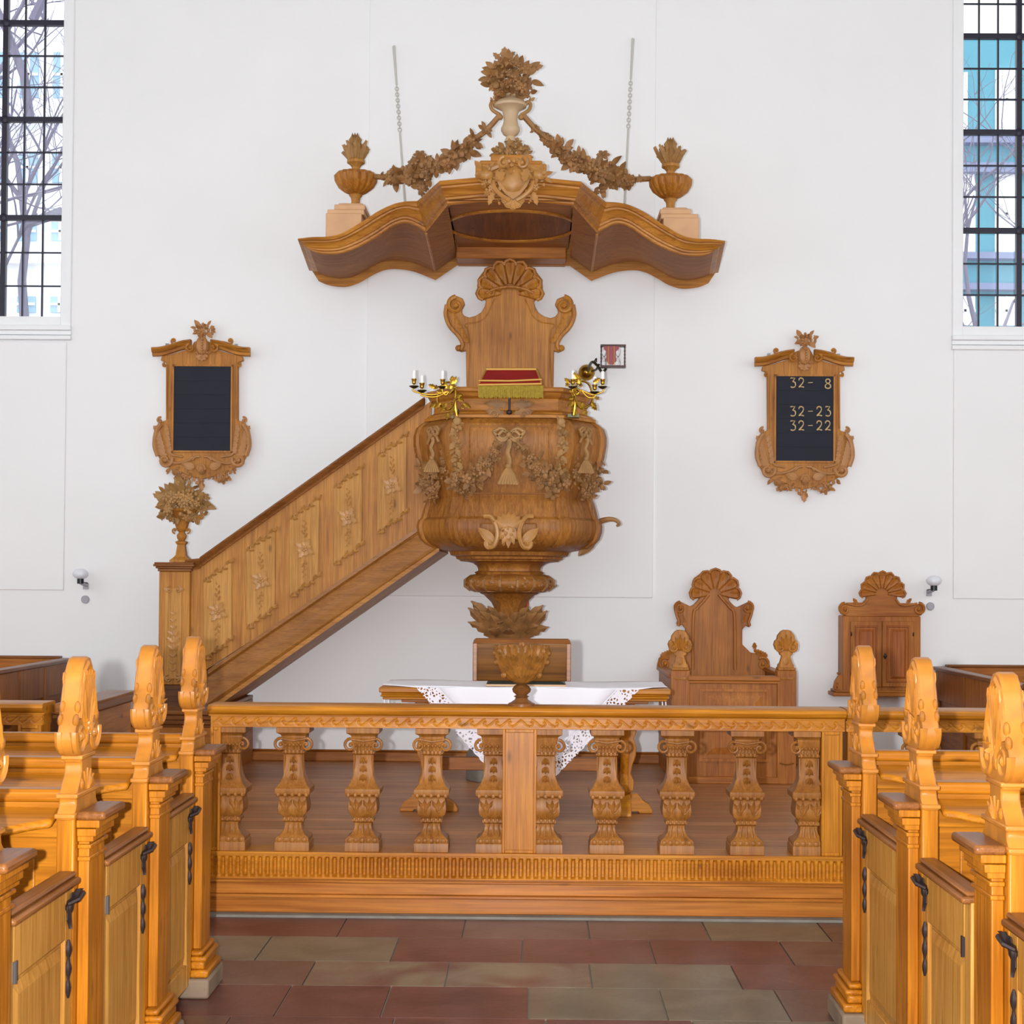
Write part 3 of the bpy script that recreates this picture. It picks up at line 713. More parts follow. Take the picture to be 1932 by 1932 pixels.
for (a, b) in ((-.62, -.9), (.62, -.9), (1, -.35), (-1, -.35)):
    o2 = V((a, b, 0)).normalized(); tg = V((-o2.y, o2.x, 0)); rg = []
    for r, z in BODY[6:]:
        p = V((XC+a*r, YC+b*r, z)); rg.append([p-tg*.045-o2*.01, p-tg*.034+o2*.012, p+tg*.034+o2*.012, p+tg*.045-o2*.01])
    loft(bm, rg)
    meshobj('corner_rib', bm, M['pulZ'], body, angle=.8); bm = NB()
# plain seams and raised panel edges on the front
bm = NB()
for (x0, x1, z0, z1) in ((-.27, .27, 2.2, 2.66), (-.19, .19, 1.86, 1.99)):
    P_ = []
    n = 12
    for i in range(n+1): z = z0+(z1-z0)*i/n; P_.append((XC+x0, yfront(z)-.002, z))
    for i in range(n+1): z = z1-(z1-z0)*i/n; P_.append((XC+x1, yfront(z)-.002, z))
    P_.append(P_[0]); tube(bm, P_, .005, 5)
meshobj('panel_moulding', bm, M['pulX'], body)
# rim
RIM = [(.598, 2.722), (.612, 2.725), (.612, 2.745), (.596, 2.752), (.588, 2.765), (.56, 2.775), (.548, 2.785), (.545, 2.86), (.552, 2.868), (.565, 2.875), (.578, 2.9), (.598, 2.912), (.602, 2.93), (.592, 2.94), (.5, 2.942), (.49, 2.9)]
bm = NB(); loft(bm, [oct_(r, z) for r, z in RIM]); rim = meshobj('rim', bm, M['canX'], pu, angle=.5)
bm = NB()
for q in (-1, 1):
    leaf(bm, (XC+q*.03, yfront(2.74)-.02, 2.745), (q, 0, .2), (0, -1, 0), .15, .03, .1, 3); scroll(bm, (XC+q*.1, yfront(2.7)-.03, 2.74), (q, 0, 0), (0, 0, 1), .03, 1.2, .008, 0, 1)
    leaf(bm, (XC+q*.02, yfront(2.74)+.02, 2.82), (q, 0, .05), (0, -1, 0), .16, .03, .1, 3)
meshobj('rim_carving', bm, M['carve2'], rim)
bm = NB(); tube(bm, [(XC, yfront(2.7)-.03, 2.86), (XC, yfront(2.7)-.04, 2.77)], .008); ell(bm, (XC, yfront(2.7)-.04, 2.755), (.022, .015, .018)); meshobj('iron_fixing', bm, M['dark'], pu)
# lower neck, cushion moulding, stem
NECK = [(.075, 1.19), (.085, 1.3), (.1, 1.38), (.13, 1.44), (.18, 1.49), (.215, 1.505), (.2, 1.51), (.25, 1.515), (.24, 1.64), (.25, 1.655), (.225, 1.665), (.225, 1.68), (.235, 1.7), (.262, 1.72), (.3, 1.73), (.355, 1.735), (.36, 1.745)]
bm = NB(); loft(bm, [oct_(r, z) for r, z in NECK]); meshobj('neck', bm, M['pulZ'], pu, angle=.5)
bm = NB(); lathe(bm, [(.2, 1.508), (.25, 1.512), (.29, 1.53), (.318, 1.56), (.322, 1.58), (.312, 1.61), (.28, 1.635), (.24, 1.642), (.2, 1.645)], XC, YC, 48, 1, .95, 16, .03)
ring_ = meshobj('cushion_moulding', bm, M['pulX'], pu)
bm = NB()
for k in range(17):
    a = PI+PI*k/16; c = V((XC+.315*cos(a), YC+.3*sin(a), 1.575)); n = V((cos(a), sin(a), 0))
    if k % 2 == 0:
        cluster(bm, c, (.03, .02, .035), 7, .02, rnd, n, 'lfb')
    else: tube(bm, [c+V((0, 0, .05))-n*.03, c+V((0, 0, .02))+n*.012, c-V((0, 0, .02))+n*.012, c-V((0, 0, .05))-n*.03], .011, 6)
meshobj('moulding_carving', bm, M['carve2'], ring_)
bm = NB(); lathe(bm, [(.16, .45), (.17, .47), (.13, .5), (.1, .55), (.08, .7), (.075, 1.0), (.085, 1.22)], XC, YC+.05, 20)
lathe(bm, [(.19, .432), (.19, .455), (.15, .46)], XC, YC+.05, 20); meshobj('stem', bm, M['pulZ'], pu)
bm = NB(); loft(bm, [[(XC+a*r, YC+.05+b*r, z) for a, b in ((-1, -.55), (-.7, -1), (.7, -1), (1, -.55), (1, .55), (.7, 1), (-.7, 1), (-1, .55))] for r, z in ((.3, PZ), (.3, .34), (.28, .37), (.24, .432))])
meshobj('stone_base', bm, M['stone'], pu, bevel=.01)
bm = NB()
for i, (a, L_, zz) in enumerate([(-2.75, .30, 1.2), (-2.4, .26, 1.22), (-2.05, .25, 1.2), (-1.57, .25, 1.18), (-1.1, .25, 1.2), (-.75, .25, 1.22), (-.4, .28, 1.2), (-2.9, .26, 1.28), (-2.3, .2, 1.3), (-1.85, .2, 1.26), (-1.3, .2, 1.26), (-.9, .2, 1.3), (-.25, .23, 1.28), (2.6, .25, 1.2), (.6, .25, 1.2), (1.57, .2, 1.2)]):
    d = V((cos(a), sin(a), 0)); leaf(bm, V((XC, YC, zz-.06))+d*.05, (d.x*.85, d.y*.8, .95), V((d.x*.4, -.9, -.35)), L_*1.3, .062, .12, 4, .15, 13); leaf(bm, V((XC, YC, zz))+d*.06, (d.x*1.3, d.y, .55+.3*sin(i*2)), V((d.x*.4, -.9, -.2)), L_*.95, .045, .1, 4, .15, 11)
meshobj('acanthus_leaves', bm, M['carve2'], pu)
bm = NB(); x_ = X(994, 12.2, 1150); tube(bm, [(x_, 12.2, PZ), (x_, 12.2, 1.52)], .016, 8); meshobj('red_rod', bm, mat('orange_red_paint', lin(190, 84, 50), .5), pu)
# back board with shell crest and scrolled ears
YBB = 12.3
half = [(880, 735), (879, 661), (870, 663), (863, 660), (862, 654), (868, 650), (872, 647), (864, 632), (850, 620), (841, 606), (839, 589), (842, 573), (850, 562), (861, 558), (873, 563), (877, 573),
        (872, 582), (871, 589), (876, 596), (885, 599), (897, 596), (908, 589), (914, 579), (917, 568), (912, 560), (904, 553), (900, 540), (902, 525), (912, 512), (930, 505), (962, 500)]
mc = 962
full = half+[(2*mc-a, b+1) for a, b in reversed(half[:-1])]
bm = NB(); outline(bm, full, YBB, .06)
bb = meshobj('back_board', bm, M['canZ'], pu, bevel=.006)
bm = NB(); c = at(962, 553, YBB)
shell(bm, c, .235, 9, -14, 194, .05, inner=.3)
tube(bm, curve([at(918, 553, YBB-.03), at(935, 545, YBB-.04), at(962, 541, YBB-.045), at(989, 545, YBB-.04), at(1006, 553, YBB-.03)], 6), .012)
for q in (-1, 1):
    sc = at(962+q*47, 550, YBB-.02); scroll(bm, sc, (q, 0, 0), (0, 0, 1), .045, 1.3, .014, PI*.6, -1)
    scroll(bm, at(962+q*36, 552, YBB-.03), (-q, 0, 0), (0, 0, 1), .03, 1.2, .011, PI*.5, -1)
meshobj('shell_crest', bm, M['canZ'], bb)
bm = NB()
for q in (-1, 1):
    scroll(bm, at(962+q*102, 576, YBB-.015), (q, 0, 0), (0, 0, 1), .062, 1.4, .02, PI*.5, -1, 28)
    tube(bm, curve([at(962+q*119, 575, YBB-.01), at(962+q*121, 595, YBB-.01), at(962+q*113, 616, YBB-.01), at(962+q*96, 635, YBB-.01), at(962+q*89, 650, YBB-.01), at(962+q*93, 660, YBB-.01)], 5), .017)
    ell(bm, at(962+q*97, 657, YBB-.01), .026)
    for k in range(6): leaf(bm, at(962+q*(116-k*4.5), 590+k*9, YBB-.01), (-q*.8, 0, -.5), (0, -1, 0), .09, .024, .15, 3)
    tube(bm, curve([at(962+q*80, 728, YBB-.004), at(962+q*75, 660, YBB-.004), at(962+q*78, 625, YBB-.004), at(962+q*84, 612, YBB-.004), at(962+q*60, 608, YBB-.004), at(962+q*44, 596, YBB-.004), at(962+q*34, 575, YBB-.004), at(962+q*28, 563, YBB-.004)], 4), .005, 5)
meshobj('scroll_carving', bm, M['canZ'], bb)
# bows, tassels, festoons
def bow(bm, c, k=1, dr=(1, 0, 0)):
    for q in (-1, 1):
        u = V(dr)*q
        for a, sc in ((.35, 1), (-.25, .8)):
            P_ = [c+u*(.09*k*sc*t_)+V((0, -.018, (.03+a*.0)*k*sin(t_*PI)*(1 if j else -1)+a*.05*k*t_)) for j, ts in ((1, (0, .3, .6, .9)), (0, (1, .7, .35, 0))) for t_ in ts]
            tube(bm, curve(P_, 4), .012*k, 6)
        tube(bm, curve([c, c+u*.05*k+V((0, -.01, -.04*k)), c+u*.09*k+V((0, -.01, -.09*k))], 5), [.014*k]*11, 6)
    ell(bm, c+V((0, -.02, 0)), .02*k)
def tassel(bm, c, k=1):
    P_ = [c+V((.008*sin(i*1.2), -.01, -.02*i*k)) for i in range(9)]; tube(bm, P_, .016*k, 7); ell(bm, P_[-1], .022*k)
    b = P_[-1]
    for i in range(7):
        a = (i-3)/3; tube(bm, [b, b+V((a*.03, -.015, -.05))*k, b+V((a*.055, -.012, -.11))*k], [.01*k, .012*k, .013*k], 5)
bm = NB(); zb_ = Z(822, 10.95); bow(bm, V((XC, yfront(zb_)-.005, zb_)), 1.15); tassel(bm, V((XC, yfront(zb_)-.01, zb_-.03)), 1.15)
meshobj('bow_and_tassel', bm, M['carve'], body)
bm = NB()
def drape(pp, R0, size, seed, n=8):
    r_ = random.Random(seed); n = int(n*1.9)
    for (a, b, k, Yo) in pp:
        z_ = Z(b, 11.0, a); y_ = yfront(z_)+Yo; cluster(bm, at(a, b, y_-.02*k), (R0*1.35*k, .045*k+.015, R0*1.3*k), int(n*1.3), size*1.1*k, r_)
for q in (-1, 1):
    f = lambda d: 962+q*d
    drape([(f(16), 838, .5, -.01), (f(27), 850, .55, -.01), (f(38), 863, .75, -.01), (f(46), 877, .85, -.015), (f(56), 891, .95, -.02), (f(70), 903, 1.1, -.02), (f(85), 912, 1.15, -.01), (f(95), 904, 1.0, .02), (f(82), 928, .6, 0)], .055, .036, 5+q)
    drape([(f(124), 850, .5, .15), (f(121), 868, .65, .14), (f(119), 888, .75, .13), (f(118), 905, .6, .13)], .05, .034, 9+q, 7)
    drape([(f(140), 880, .6, .2), (f(147), 895, .9, .22), (f(152), 912, 1.0, .24), (f(146), 925, .75, .2), (f(160), 890, .8, .34), (f(161), 912, .9, .34), (f(150), 938, .5, .22), (f(170), 880, .6, .42)], .058, .036, 13+q)
festoon = meshobj('festoon', bm, M['carve2'], body)
bm = NB()
for q in (-1, 1):
    z_ = 2.63; c = V((XC+q*.8*rz(z_), YC-.66*rz(z_)-.012, z_)); bow(bm, c, .85, (.57, .82*q, 0)); tassel(bm, c+V((q*.005, -.03, -.04)), .9)
    # foliage strings down the ribs
    for k in range(9):
        z_ = 2.68-k*.045; p = V((XC+q*.56*rz(z_), yfront(z_)-.012, z_)); cluster(bm, p, (.022, .012, .022), 5, .03, rnd, kinds='lb'); leaf(bm, p, (-q*.7*(-1)**k, 0, -1), (0, -1, 0), .07, .018, .3, 3)
        p = V((XC+q*.99*rz(z_), YC-.33*rz(z_), z_)); leaf(bm, p, (0, -.2, -1), (q, -.3, 0), .07, .022, .25, 3)
    ell(bm, V((XC+q*.56*rz(2.69), yfront(2.68)-.02, 2.69)), (.03, .018, .03))
meshobj('rib_foliage', bm, M['carve'], body)
bm = NB()
zc = Z(1003, 10.95); yc = yfront(zc)-.005
for q in (-1, 1):
    tube(bm, curve([(XC+q*.17, yc-.01, zc+.105), (XC+q*.12, yc-.02, zc+.1), (XC+q*.085, yc-.03, zc+.04), (XC+q*.075, yc-.03, zc-.03), (XC+q*.1, yc-.02, zc-.1), (XC+q*.14, yc-.0, zc-.105), (XC+q*.15, yc, zc-.07)], 5), .017, 7)
    leaf(bm, (XC+q*.1, yc-.02, zc-.07), (q*.7, 0, .6), (0, -1, 0), .15, .035, .2, 4); scroll(bm, (XC+q*.13, yc-.005, zc-.08), (q, 0, 0), (0, 0, 1), .035, 1.1, .012, -PI*.5, 1)
for k in range(-3, 4): leaf(bm, (XC+k*.004, yc-.02, zc+.03), (sin(k*.38), 0, cos(k*.38)), (0, -1, 0), .115, .022, .25, 3)
for k in range(-2, 3): leaf(bm, (XC, yc-.015, zc+.04), (sin(k*.3), 0, -cos(k*.3)), (0, -1, 0), .16-.02*abs(k), .026, .1, 4)
cluster(bm, (XC, yc-.01, zc-.03), (.06, .02, .07), 22, .022, rnd, kinds='lb')
meshobj('cartouche', bm, M['carvegold'], body)
bm = NB(); tube(bm, curve([at(1129, 1000, 11.5), at(1130, 986, 11.45), at(1146, 980, 11.4), at(1160, 981, 11.4), at(1168, 988, 11.4), at(1163, 993, 11.4)], 6), [.026-.018*i/30 for i in range(31)], 8)
leaf(bm, at(1122, 1015, 11.4), (-.6, 0, -.6), (.4, -.8, -.3), .18, .05, .1, 4)
meshobj('side_scroll', bm, M['carve2'], pu)

# red velvet book rest
t = thing('pulpit_cushion', 'red velvet book rest with gold braid and fringe on the pulpit rim', 'cushion', (XC, 11.1, 2.942))
A = [at(917, 698, 11.4), at(1012, 698, 11.4), at(1021, 722, 10.94), at(905, 722, 10.94)]
bm = NB(); tp = [V(p) for p in A]; prism(bm, [tp[0], tp[1], tp[1]-V((0, 0, .1)), tp[0]-V((0, 0, .1))][:0] or tp, (0, 0, -.05))
prism(bm, [V((A[3].x-.004, 10.93, A[3].z)), V((A[2].x+.004, 10.93, A[2].z)), V((A[2].x+.008, 10.93, A[2].z-.03)), V((A[3].x-.008, 10.93, A[3].z-.03))], (0, .03, 0))
meshobj('velvet', bm, M['red'], t, bevel=.006)
bm = NB(); tube(bm, [A[0]+V((0, 0, .004)), A[1]+V((0, 0, .004))], .011); 
B = [at(903, 718, 10.92), at(1022, 716, 10.92)]; tube(bm, [B[0], (B[0]+B[1])/2-V((0, 0, .006)), B[1]], .007); tube(bm, [B[0]-V((0, 0, .03)), B[1]-V((0, 0, .03))], .008)
tube(bm, [A[0], A[3]], .006); tube(bm, [A[1], A[2]], .006); meshobj('braid', bm, M['gold'], t)
bm = NB(); x0, x1 = X(902, 10.92, 740), X(1025, 10.92, 740); zt, zb2 = Z(727, 10.92), Z(750, 10.92); n = 90
for i in range(n):
    x = x0+(x1-x0)*(i+.5)/n; tube(bm, [(x, 10.925, zt), (x+rnd.uniform(-.002, .002), 10.92-rnd.random()*.006, (zt+zb2)/2), (x+rnd.uniform(-.003, .003), 10.925, zb2+rnd.uniform(-.006, .006))], .0036, 4)
fr = meshobj('fringe', bm, M['fringe'], t)

# ============================================================ STAIRCASE
st = thing('pulpit_stairs', 'sloping oak stair parapet with carved rosette panels rising to the pulpit', 'stairs', (X(590, 11.4), 11.6, PZ))
YS = 11.36
bm = NB()
outline(bm, [(358, 1070), (384, 1067), (814, 756), (814, 990), (792, 1004), (600, 1127), (385, 1266), (358, 1283)], YS, .05)
par = meshobj('parapet', bm, M['staZ'], st)
def slope(bm, pa, pb, prof, Y, ddx=0):
    """moulding running from pa to pb (pixels) with section (depth, height) measured square to the run"""
    a, b = at(pa[0], pa[1], Y), at(pb[0], pb[1], Y); 
    loft(bm, [[p+V((0, y_, z_)) for y_, z_ in prof] for p in (a, b)])
bm = NB()
hp = [(-.05, 0), (-.055, .015), (-.035, .03), (-.05, .045), (-.06, .06), (-.045, .075), (.06, .075), (.07, .05), (.05, .0)]
slope(bm, (379, 1071), (801, 770), hp, YS+.02); slope(bm, (352, 1076), (380, 1073), hp, YS+.02)
meshobj('handrail', bm, M['capX'], st)
bm = NB()
mp = [(.06, .0), (-.03, 0), (-.045, .03), (-.03, .06), (-.035, .12), (-.015, .2), (-.01, .22), (-.03, .24), (-.03, .27), (.05, .27)]
slope(bm, (393, 1335), (829, 1038), mp, YS+.02)
meshobj('string_moulding', bm, wood('dark_string_oak', lin(134, 82, 28), lin(162, 106, 46), 'X', .4), st)
bm = NB(); a, b = at(400, 1340, YS), at(829, 1040, YS)
loft(bm, [[p+V((0, y_, z_)) for y_, z_ in ((-.02, .0), (-.02, .035), (1.15, .035), (1.15, -.0))] for p in (a, b)]); meshobj('soffit', bm, M['staX'], st)
for i in range(11):      # steps behind the parapet
    f = (i+.5)/11; x = X(395, YS)+f*(X(800, YS)-X(395, YS)); z = at(395, 1330, YS).z+f*(at(800, 1058, YS).z-at(395, 1330, YS).z)+.12
    bm = NB(); box(bm, x-.095, x+.09, YS+.06, YW-.05, z-.06, z+.1); meshobj('step', bm, M['staX'], st)
pt = lambda x: 1094-.722*(x-382); pb = lambda x: 1250-.728*(x-383)
for i, (x0, x1) in enumerate([(383, 437), (464, 519), (546, 602), (629, 683), (711, 767)]):
    bm = NB(); k = 4
    outline(bm, [(x0, pt(x0)+k), (x1, pt(x1)+k), (x1, pb(x1)-k), (x0, pb(x0)-k)], YS-.014, .016)
    pn = meshobj('panel', bm, M['panel'], par, bevel=.004)
    bm = NB(); cx = (x0+x1)/2; cy = (pt(cx)+pb(cx))/2+2; c = at(cx, cy, YS-.02)
    for q in range(8): a = q*PI/4+.3; leaf(bm, c, (cos(a), 0, sin(a)), (0, -1, 0), .085 if q % 2 else .06, .02, .12, 3)
    flower(bm, c+V((0, -.01, 0)), (0, -1, 0), .025)
    for k in range(6):
        for sg in (-1, 1):
            p = c+V((.004*((-1)**k), 0, sg*(.085+k*.022))); s_ = .02*(1-k*.1)
            leaf(bm, p, (.5*((-1)**k), 0, sg), (0, -1, 0), s_*1.7, s_*.5, .1, 2, .4, 5); ell(bm, p, s_*.3, None, 6, 4)
    for (ff, ys_) in ((pt, 5), (pb, -5)):
        n = 11
        for k in range(n):
            xx = x0+1+(x1-x0-2)*k/(n-1); yy = ff(xx)+ys_+3.5*sin(k*PI*2/5); p = at(xx, yy, YS-.016)
            leaf(bm, p, (.8, 0, .58+.5*(-1)**k), (0, -1, 0), .04, .011, .15, 2, .5, 5)
            if k % 5 == 2: scroll(bm, p, (1, 0, 0), (0, 0, 1), .02, 1.1, .005, 0, 1, 12)
        tube(bm, [at(x0+(x1-x0)*k/14, ff(x0+(x1-x0)*k/14)+ys_+2.5*sin(k*PI*2/7), YS-.014) for k in range(15)], .0055, 5)
    meshobj('rosette', bm, M['carvegold'], pn)
# seams of the stiles
# newel
YN = 11.3
nx0, nx1 = X(299, YN, 1200), X(357, YN, 1200); zt = Z(1078, YN, 320); zb3 = at(325, 1292, YN).z
bm = NB(); box(bm, nx0, nx1, YN, YN+.25, zb3, zt); nw = meshobj('newel', bm, M['staZ'], st, bevel=.006)
bm = NB(); box(bm, nx0+.045, nx1-.055, YN-.008, YN+.01, zb3+.04, zt-.12); meshobj('newel_panel', bm, M['panel'], nw, bevel=.004)
bm = NB()
for e, z0, z1 in ((.01, 0, .02), (.022, .02, .035), (.036, .035, .052), (.03, .052, .065)): box(bm, nx0-e, nx1+e, YN-e, YN+.25+e, zt+z0, zt+z1)
meshobj('newel_cap', bm, M['capX'], nw, bevel=.005)
bm = NB(); box(bm, nx0+.01, nx1-.01, YN+.01, YN+.24, .675, zb3); meshobj('newel_foot', bm, wood('dark_newel_foot', lin(76, 42, 22), lin(120, 76, 46), 'X', .4), nw, bevel=.006)
bm = NB(); xc = (nx0+nx1)/2-.004
for k in range(9):
    z_ = zb3+.1+k*.05; s_ = .016+.02*math.exp(-((k-4)/1.6)**2)
    for q in (-1, 1): leaf(bm, (xc, YN-.012, z_), (q*.8, 0, .6), (0, -1, 0), s_*1.8, s_*.5, .15, 3); 
    leaf(bm, (xc, YN-.012, z_), (0, 0, 1), (0, -1, 0), s_*1.6, s_*.4, .1, 2)
for q in (-1, 1):
    for z_ in (zt-.13, zb3+.045): scroll(bm, (xc+q*.03, YN-.012, z_), (q, 0, 0), (0, 0, 1), .026, 1.2, .006, PI/2, -1, 14); leaf(bm, (xc+q*.03, YN-.012, z_), (q, 0, .1), (0, -1, 0), .05, .012, .1, 2)
meshobj('newel_carving', bm, M['carvegold'], nw); bm = NB()
for k in range(10): leaf(bm, (nx0-.004, YN+.1, zb3+.05+k*.07), (0, 0, 1), (-1, 0, 0), .07, .02, .2, 3)
meshobj('newel_carving', bm, M['carvegold'], nw)
bm = NB(); xa, xb = X(112, 11.0, 1340), X(402, 11.0, 1340)
box(bm, xa, xb, 11.05, YW-.03, PZ, .6); meshobj('plinth', bm, M['stlX'], st)
bm = NB()
for e, z0, z1 in ((.01, .56, .58), (.03, .58, .615), (.05, .615, .65), (.07, .65, .68)): box(bm, xa-e, xb, 11.05-e, YW-.03, z0, z1)
meshobj('plinth_cap', bm, M['capX'], st, bevel=.007)
# carved bouquet on the newel
bq = thing('carved_bouquet', 'carved wooden vase overflowing with leaves and flowers on the stair newel post', 'carving', ((nx0+nx1)/2+.02, YN+.12, zt+.065))
bx_, by_ = X(336, YN, 1000), YN+.12; z0 = zt+.067
def zz(p): return Z(p, YN+.12, 336)
bm = NB(); squarel(bm, [(.072, z0), (.07, z0+.015), (.052, z0+.03), (.036, z0+.05), (.026, zz(1028)), (.036, zz(1025)), (.038, zz(1022)), (.02, zz(1020))], bx_, by_)
lathe(bm, [(.02, zz(1021)), (.034, zz(1015)), (.036, zz(1010)), (.022, zz(1004)), (.03, zz(1002)), (.042, zz(996)), (.05, zz(988)), (.07, zz(975)), (.1, zz(967)), (.12, zz(964)), (.1, zz(960))], bx_, by_, 24)
for q in (-1, 1): scroll(bm, (bx_+q*.045, by_-.02, zz(1001)), (q, 0, 0), (0, 0, 1), .02, 1, .007, -PI/2, 1); scroll(bm, (bx_+q*.135, by_-.02, zz(974)), (q, 0, 0), (0, 0, 1), .026, 1.2, .009, PI/2, -1)
meshobj('vase', bm, M['staZ'], bq)
bm = NB(); r_ = random.Random(21)
for k in range(34):
    a = PI*(k+.5)/34; e = r_.uniform(-.9, .9); d = V((cos(a)*1.15, e*.6, sin(a)*1.15)); leaf(bm, V((bx_, by_, zz(962)))+d*r_.uniform(.05, .12), d, V((0, -1, .2)), r_.uniform(.07, .11), r_.uniform(.024, .034), r_.uniform(-.1, .4), 3, .15)
for k in range(26): a = r_.uniform(.1, PI-.1); q = r_.uniform(.3, .8); flower(bm, V((bx_+cos(a)*.19*q, by_-.1-r_.random()*.03, zz(966)+sin(a)*.17*q)), (cos(a)*.5, -1, .3), r_.uniform(.022, .036))
cluster(bm, (bx_, by_, zz(946)), (.185, .1, .14), 170, .038, r_); cluster(bm, (bx_, by_-.02, zz(972)), (.17, .1, .04), 40, .034, r_)
meshobj('bouquet', bm, M['carve'], bq)

# ============================================================ CANOPY
ca = thing('pulpit_canopy', 'wide curved oak sounding board with gilt brown mouldings above the pulpit', 'canopy', (XC, 12.5, 4.1))
mcx = 965
def MX(v): return V((2*XCC-v.x, v.y, v.z))
XCC = X(965, 11.3, 400)
Bp = [(585, 472), (600, 478), (619, 480), (645, 478), (680, 465), (712, 447), (742, 427), (770, 421), (804, 438)]
Tp = [(562, 450), (590, 447), (621, 446), (647, 439), (683, 418), (714, 398), (742, 385), (765, 380), (787, 379)]
Rp = [(600, 514), (620, 522), (650, 525), (675, 518), (700, 504), (722, 494), (745, 491), (780, 496), (821, 512)]
rl = 0.0   # roll of the view taken out by at()
Bw = curve([at(a, b, 11.4) for a, b in Bp], 4); Tw = curve([at(a, b, 11.29) for a, b in Tp], 4); Rw = curve([at(a, b, 12.45) for a, b in Rp], 4)
Bl = [V((Rw[0].x, 12.45, Rw[0].z))]+Bw+[at(845, 387, 10.78), at(905, 381, 10.76)]
Tl = [V((Rw[0].x-.07, 12.45, Tw[0].z))]+Tw+[at(829, 341, 10.66), at(905, 334, 10.64)]
Rl = [V((Rw[0].x, 12.45, Rw[0].z))]+Rw+[at(862, 484, 12.45), at(910, 484, 12.45)]
Bf = Bl+[MX(v) for v in reversed(Bl)]; Tf = Tl+[MX(v) for v in reversed(Tl)]; Rf = Rl+[MX(v) for v in reversed(Rl)]
prof = [(0, 0), (.1, .06), (.12, .16), (.3, .2), (.32, .3), (.42, .33), (.5, .45), (.62, .6), (.78, .68), (.8, .76), (.96, .8), (1.02, .9), (.98, 1), (.6, 1.02), (-.3, 1.0), (-.3, 0.05)]
bm = NB()
loft(bm, [[V((b.x+(t_.x-b.x)*o_, b.y+(t_.y-b.y)*o_, b.z+(t_.z-b.z)*h_)) for o_, h_ in prof] for b, t_ in zip(Bf, Tf)])
meshobj('cornice_moulding', bm, M['canX'], ca, angle=.45)
bm = NB(); nC = len(Bl)-2
def under(idx0, idx1):
    for i in range(idx0, idx1):
        for j in range(6):
            f0, f1 = j/6, (j+1)/6
            q = [Bf[i].lerp(Rf[i], f0), Bf[i+1].lerp(Rf[i+1], f0), Bf[i+1].lerp(Rf[i+1], f1), Bf[i].lerp(Rf[i], f1)]
            bm.faces.new([bm.verts.new(p) for p in q])
under(0, nC); under(len(Bf)-nC-1, len(Bf)-1)
bmesh.ops.remove_doubles(bm, verts=bm.verts, dist=.0005)
# centre field with a round hole and dome
zc_ = (Bf[nC].z+Rf[nC].z)/2; xh = abs(Bf[nC].x-XCC)+.0; xr_ = abs(Rf[nC].x-XCC); y0_, y1_ = Bf[nC].y-.06, 12.45; n = 64; zc_ = Bf[nC+1].z+.004
cy_ = 11.5; ex, ey = .47, .5
outer, inner = [], []
for k in range(n):
    a = 2*PI*k/n+PI/4; dx, dy = cos(a), sin(a)
    tx = 1e9 if abs(dx) < 1e-6 else ((xh if dx > 0 else xh)/abs(dx)); ty = 1e9 if abs(dy) < 1e-6 else ((y1_-cy_)/dy if dy > 0 else (y0_-cy_)/dy)
    t_ = min(tx, ty); outer.append((XCC+dx*t_, cy_+dy*t_, zc_)); inner.append((XCC+dx*ex, cy_+dy*ey, zc_))
loft(bm, [outer, inner], cap=False)
meshobj('soffit', bm, wood('soffit_oak', lin(140, 84, 34), lin(170, 110, 52), 'X', .65, .6), ca, angle=.5)
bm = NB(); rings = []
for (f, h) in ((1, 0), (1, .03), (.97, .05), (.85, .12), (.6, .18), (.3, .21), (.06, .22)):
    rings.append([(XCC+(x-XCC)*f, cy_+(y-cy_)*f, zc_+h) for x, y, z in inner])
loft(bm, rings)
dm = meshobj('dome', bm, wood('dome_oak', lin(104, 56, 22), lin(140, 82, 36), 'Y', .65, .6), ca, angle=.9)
bm = NB()
for k in range(16):
    a = 2*PI*k/16; tube(bm, [(XCC+cos(a)*ex*f, cy_+sin(a)*ey*f, zc_+h-.003) for f, h in ((.96, .05), (.85, .12), (.6, .18), (.3, .21), (.08, .22))], .011, 4)
meshobj('dome_ribs', bm, M['stlY'], dm)
bm = NB(); P_ = [(x, y, zc_-.004) for x, y, z in inner]; P_ = P_+[P_[0], P_[1]]; tube(bm, P_, .014, 6, False)
for q in (-1, 1): tube(bm, [V(Bf[nC-1]).lerp(V(Rf[nC-1]), f)*1.0 if q < 0 else MX(V(Bf[nC-1]).lerp(V(Rf[nC-1]), f)) for f in (.02, .5, .98)], .01, 5)
meshobj('soffit_moulding', bm, M['canX'], ca)
bm = NB(); zbm = Z(490, 12.3); xx0, xx1 = X(861, 12.3, 490), X(1068, 12.3, 490); box(bm, xx0, xx1, 12.25, YW-.02, zbm, zbm+.16)
meshobj('rear_beam', bm, M['stlX'], ca, bevel=.008)
bm = NB(); loft(bm, [[V((p.x, p.y+.03, p.z)) for p in Tf], [V((p.x, max(p.y, 12.5), p.z+.03)) for p in Tf]], closed=False)
loft(bm, [[V((p.x, 12.5, p.z+.03)) for p in Tf], [V((p.x, 12.5, p.z-.06)) for p in Rf]], closed=False)
meshobj('roof', bm, M['canX'], ca)
bm = NB(); a, b = at(919, 403, 11.35), at(1020, 409, 11.35); box(bm, a.x, b.x, 11.32, 11.4, b.z-.006, a.z+.012)
for q in (.1, .9): box(bm, a.x+(b.x-a.x)*q-.01, a.x+(b.x-a.x)*q+.01, 11.34, 11.38, a.z, zc_+.15)
meshobj('reading_lamp', bm, M['black'], ca, bevel=.004)
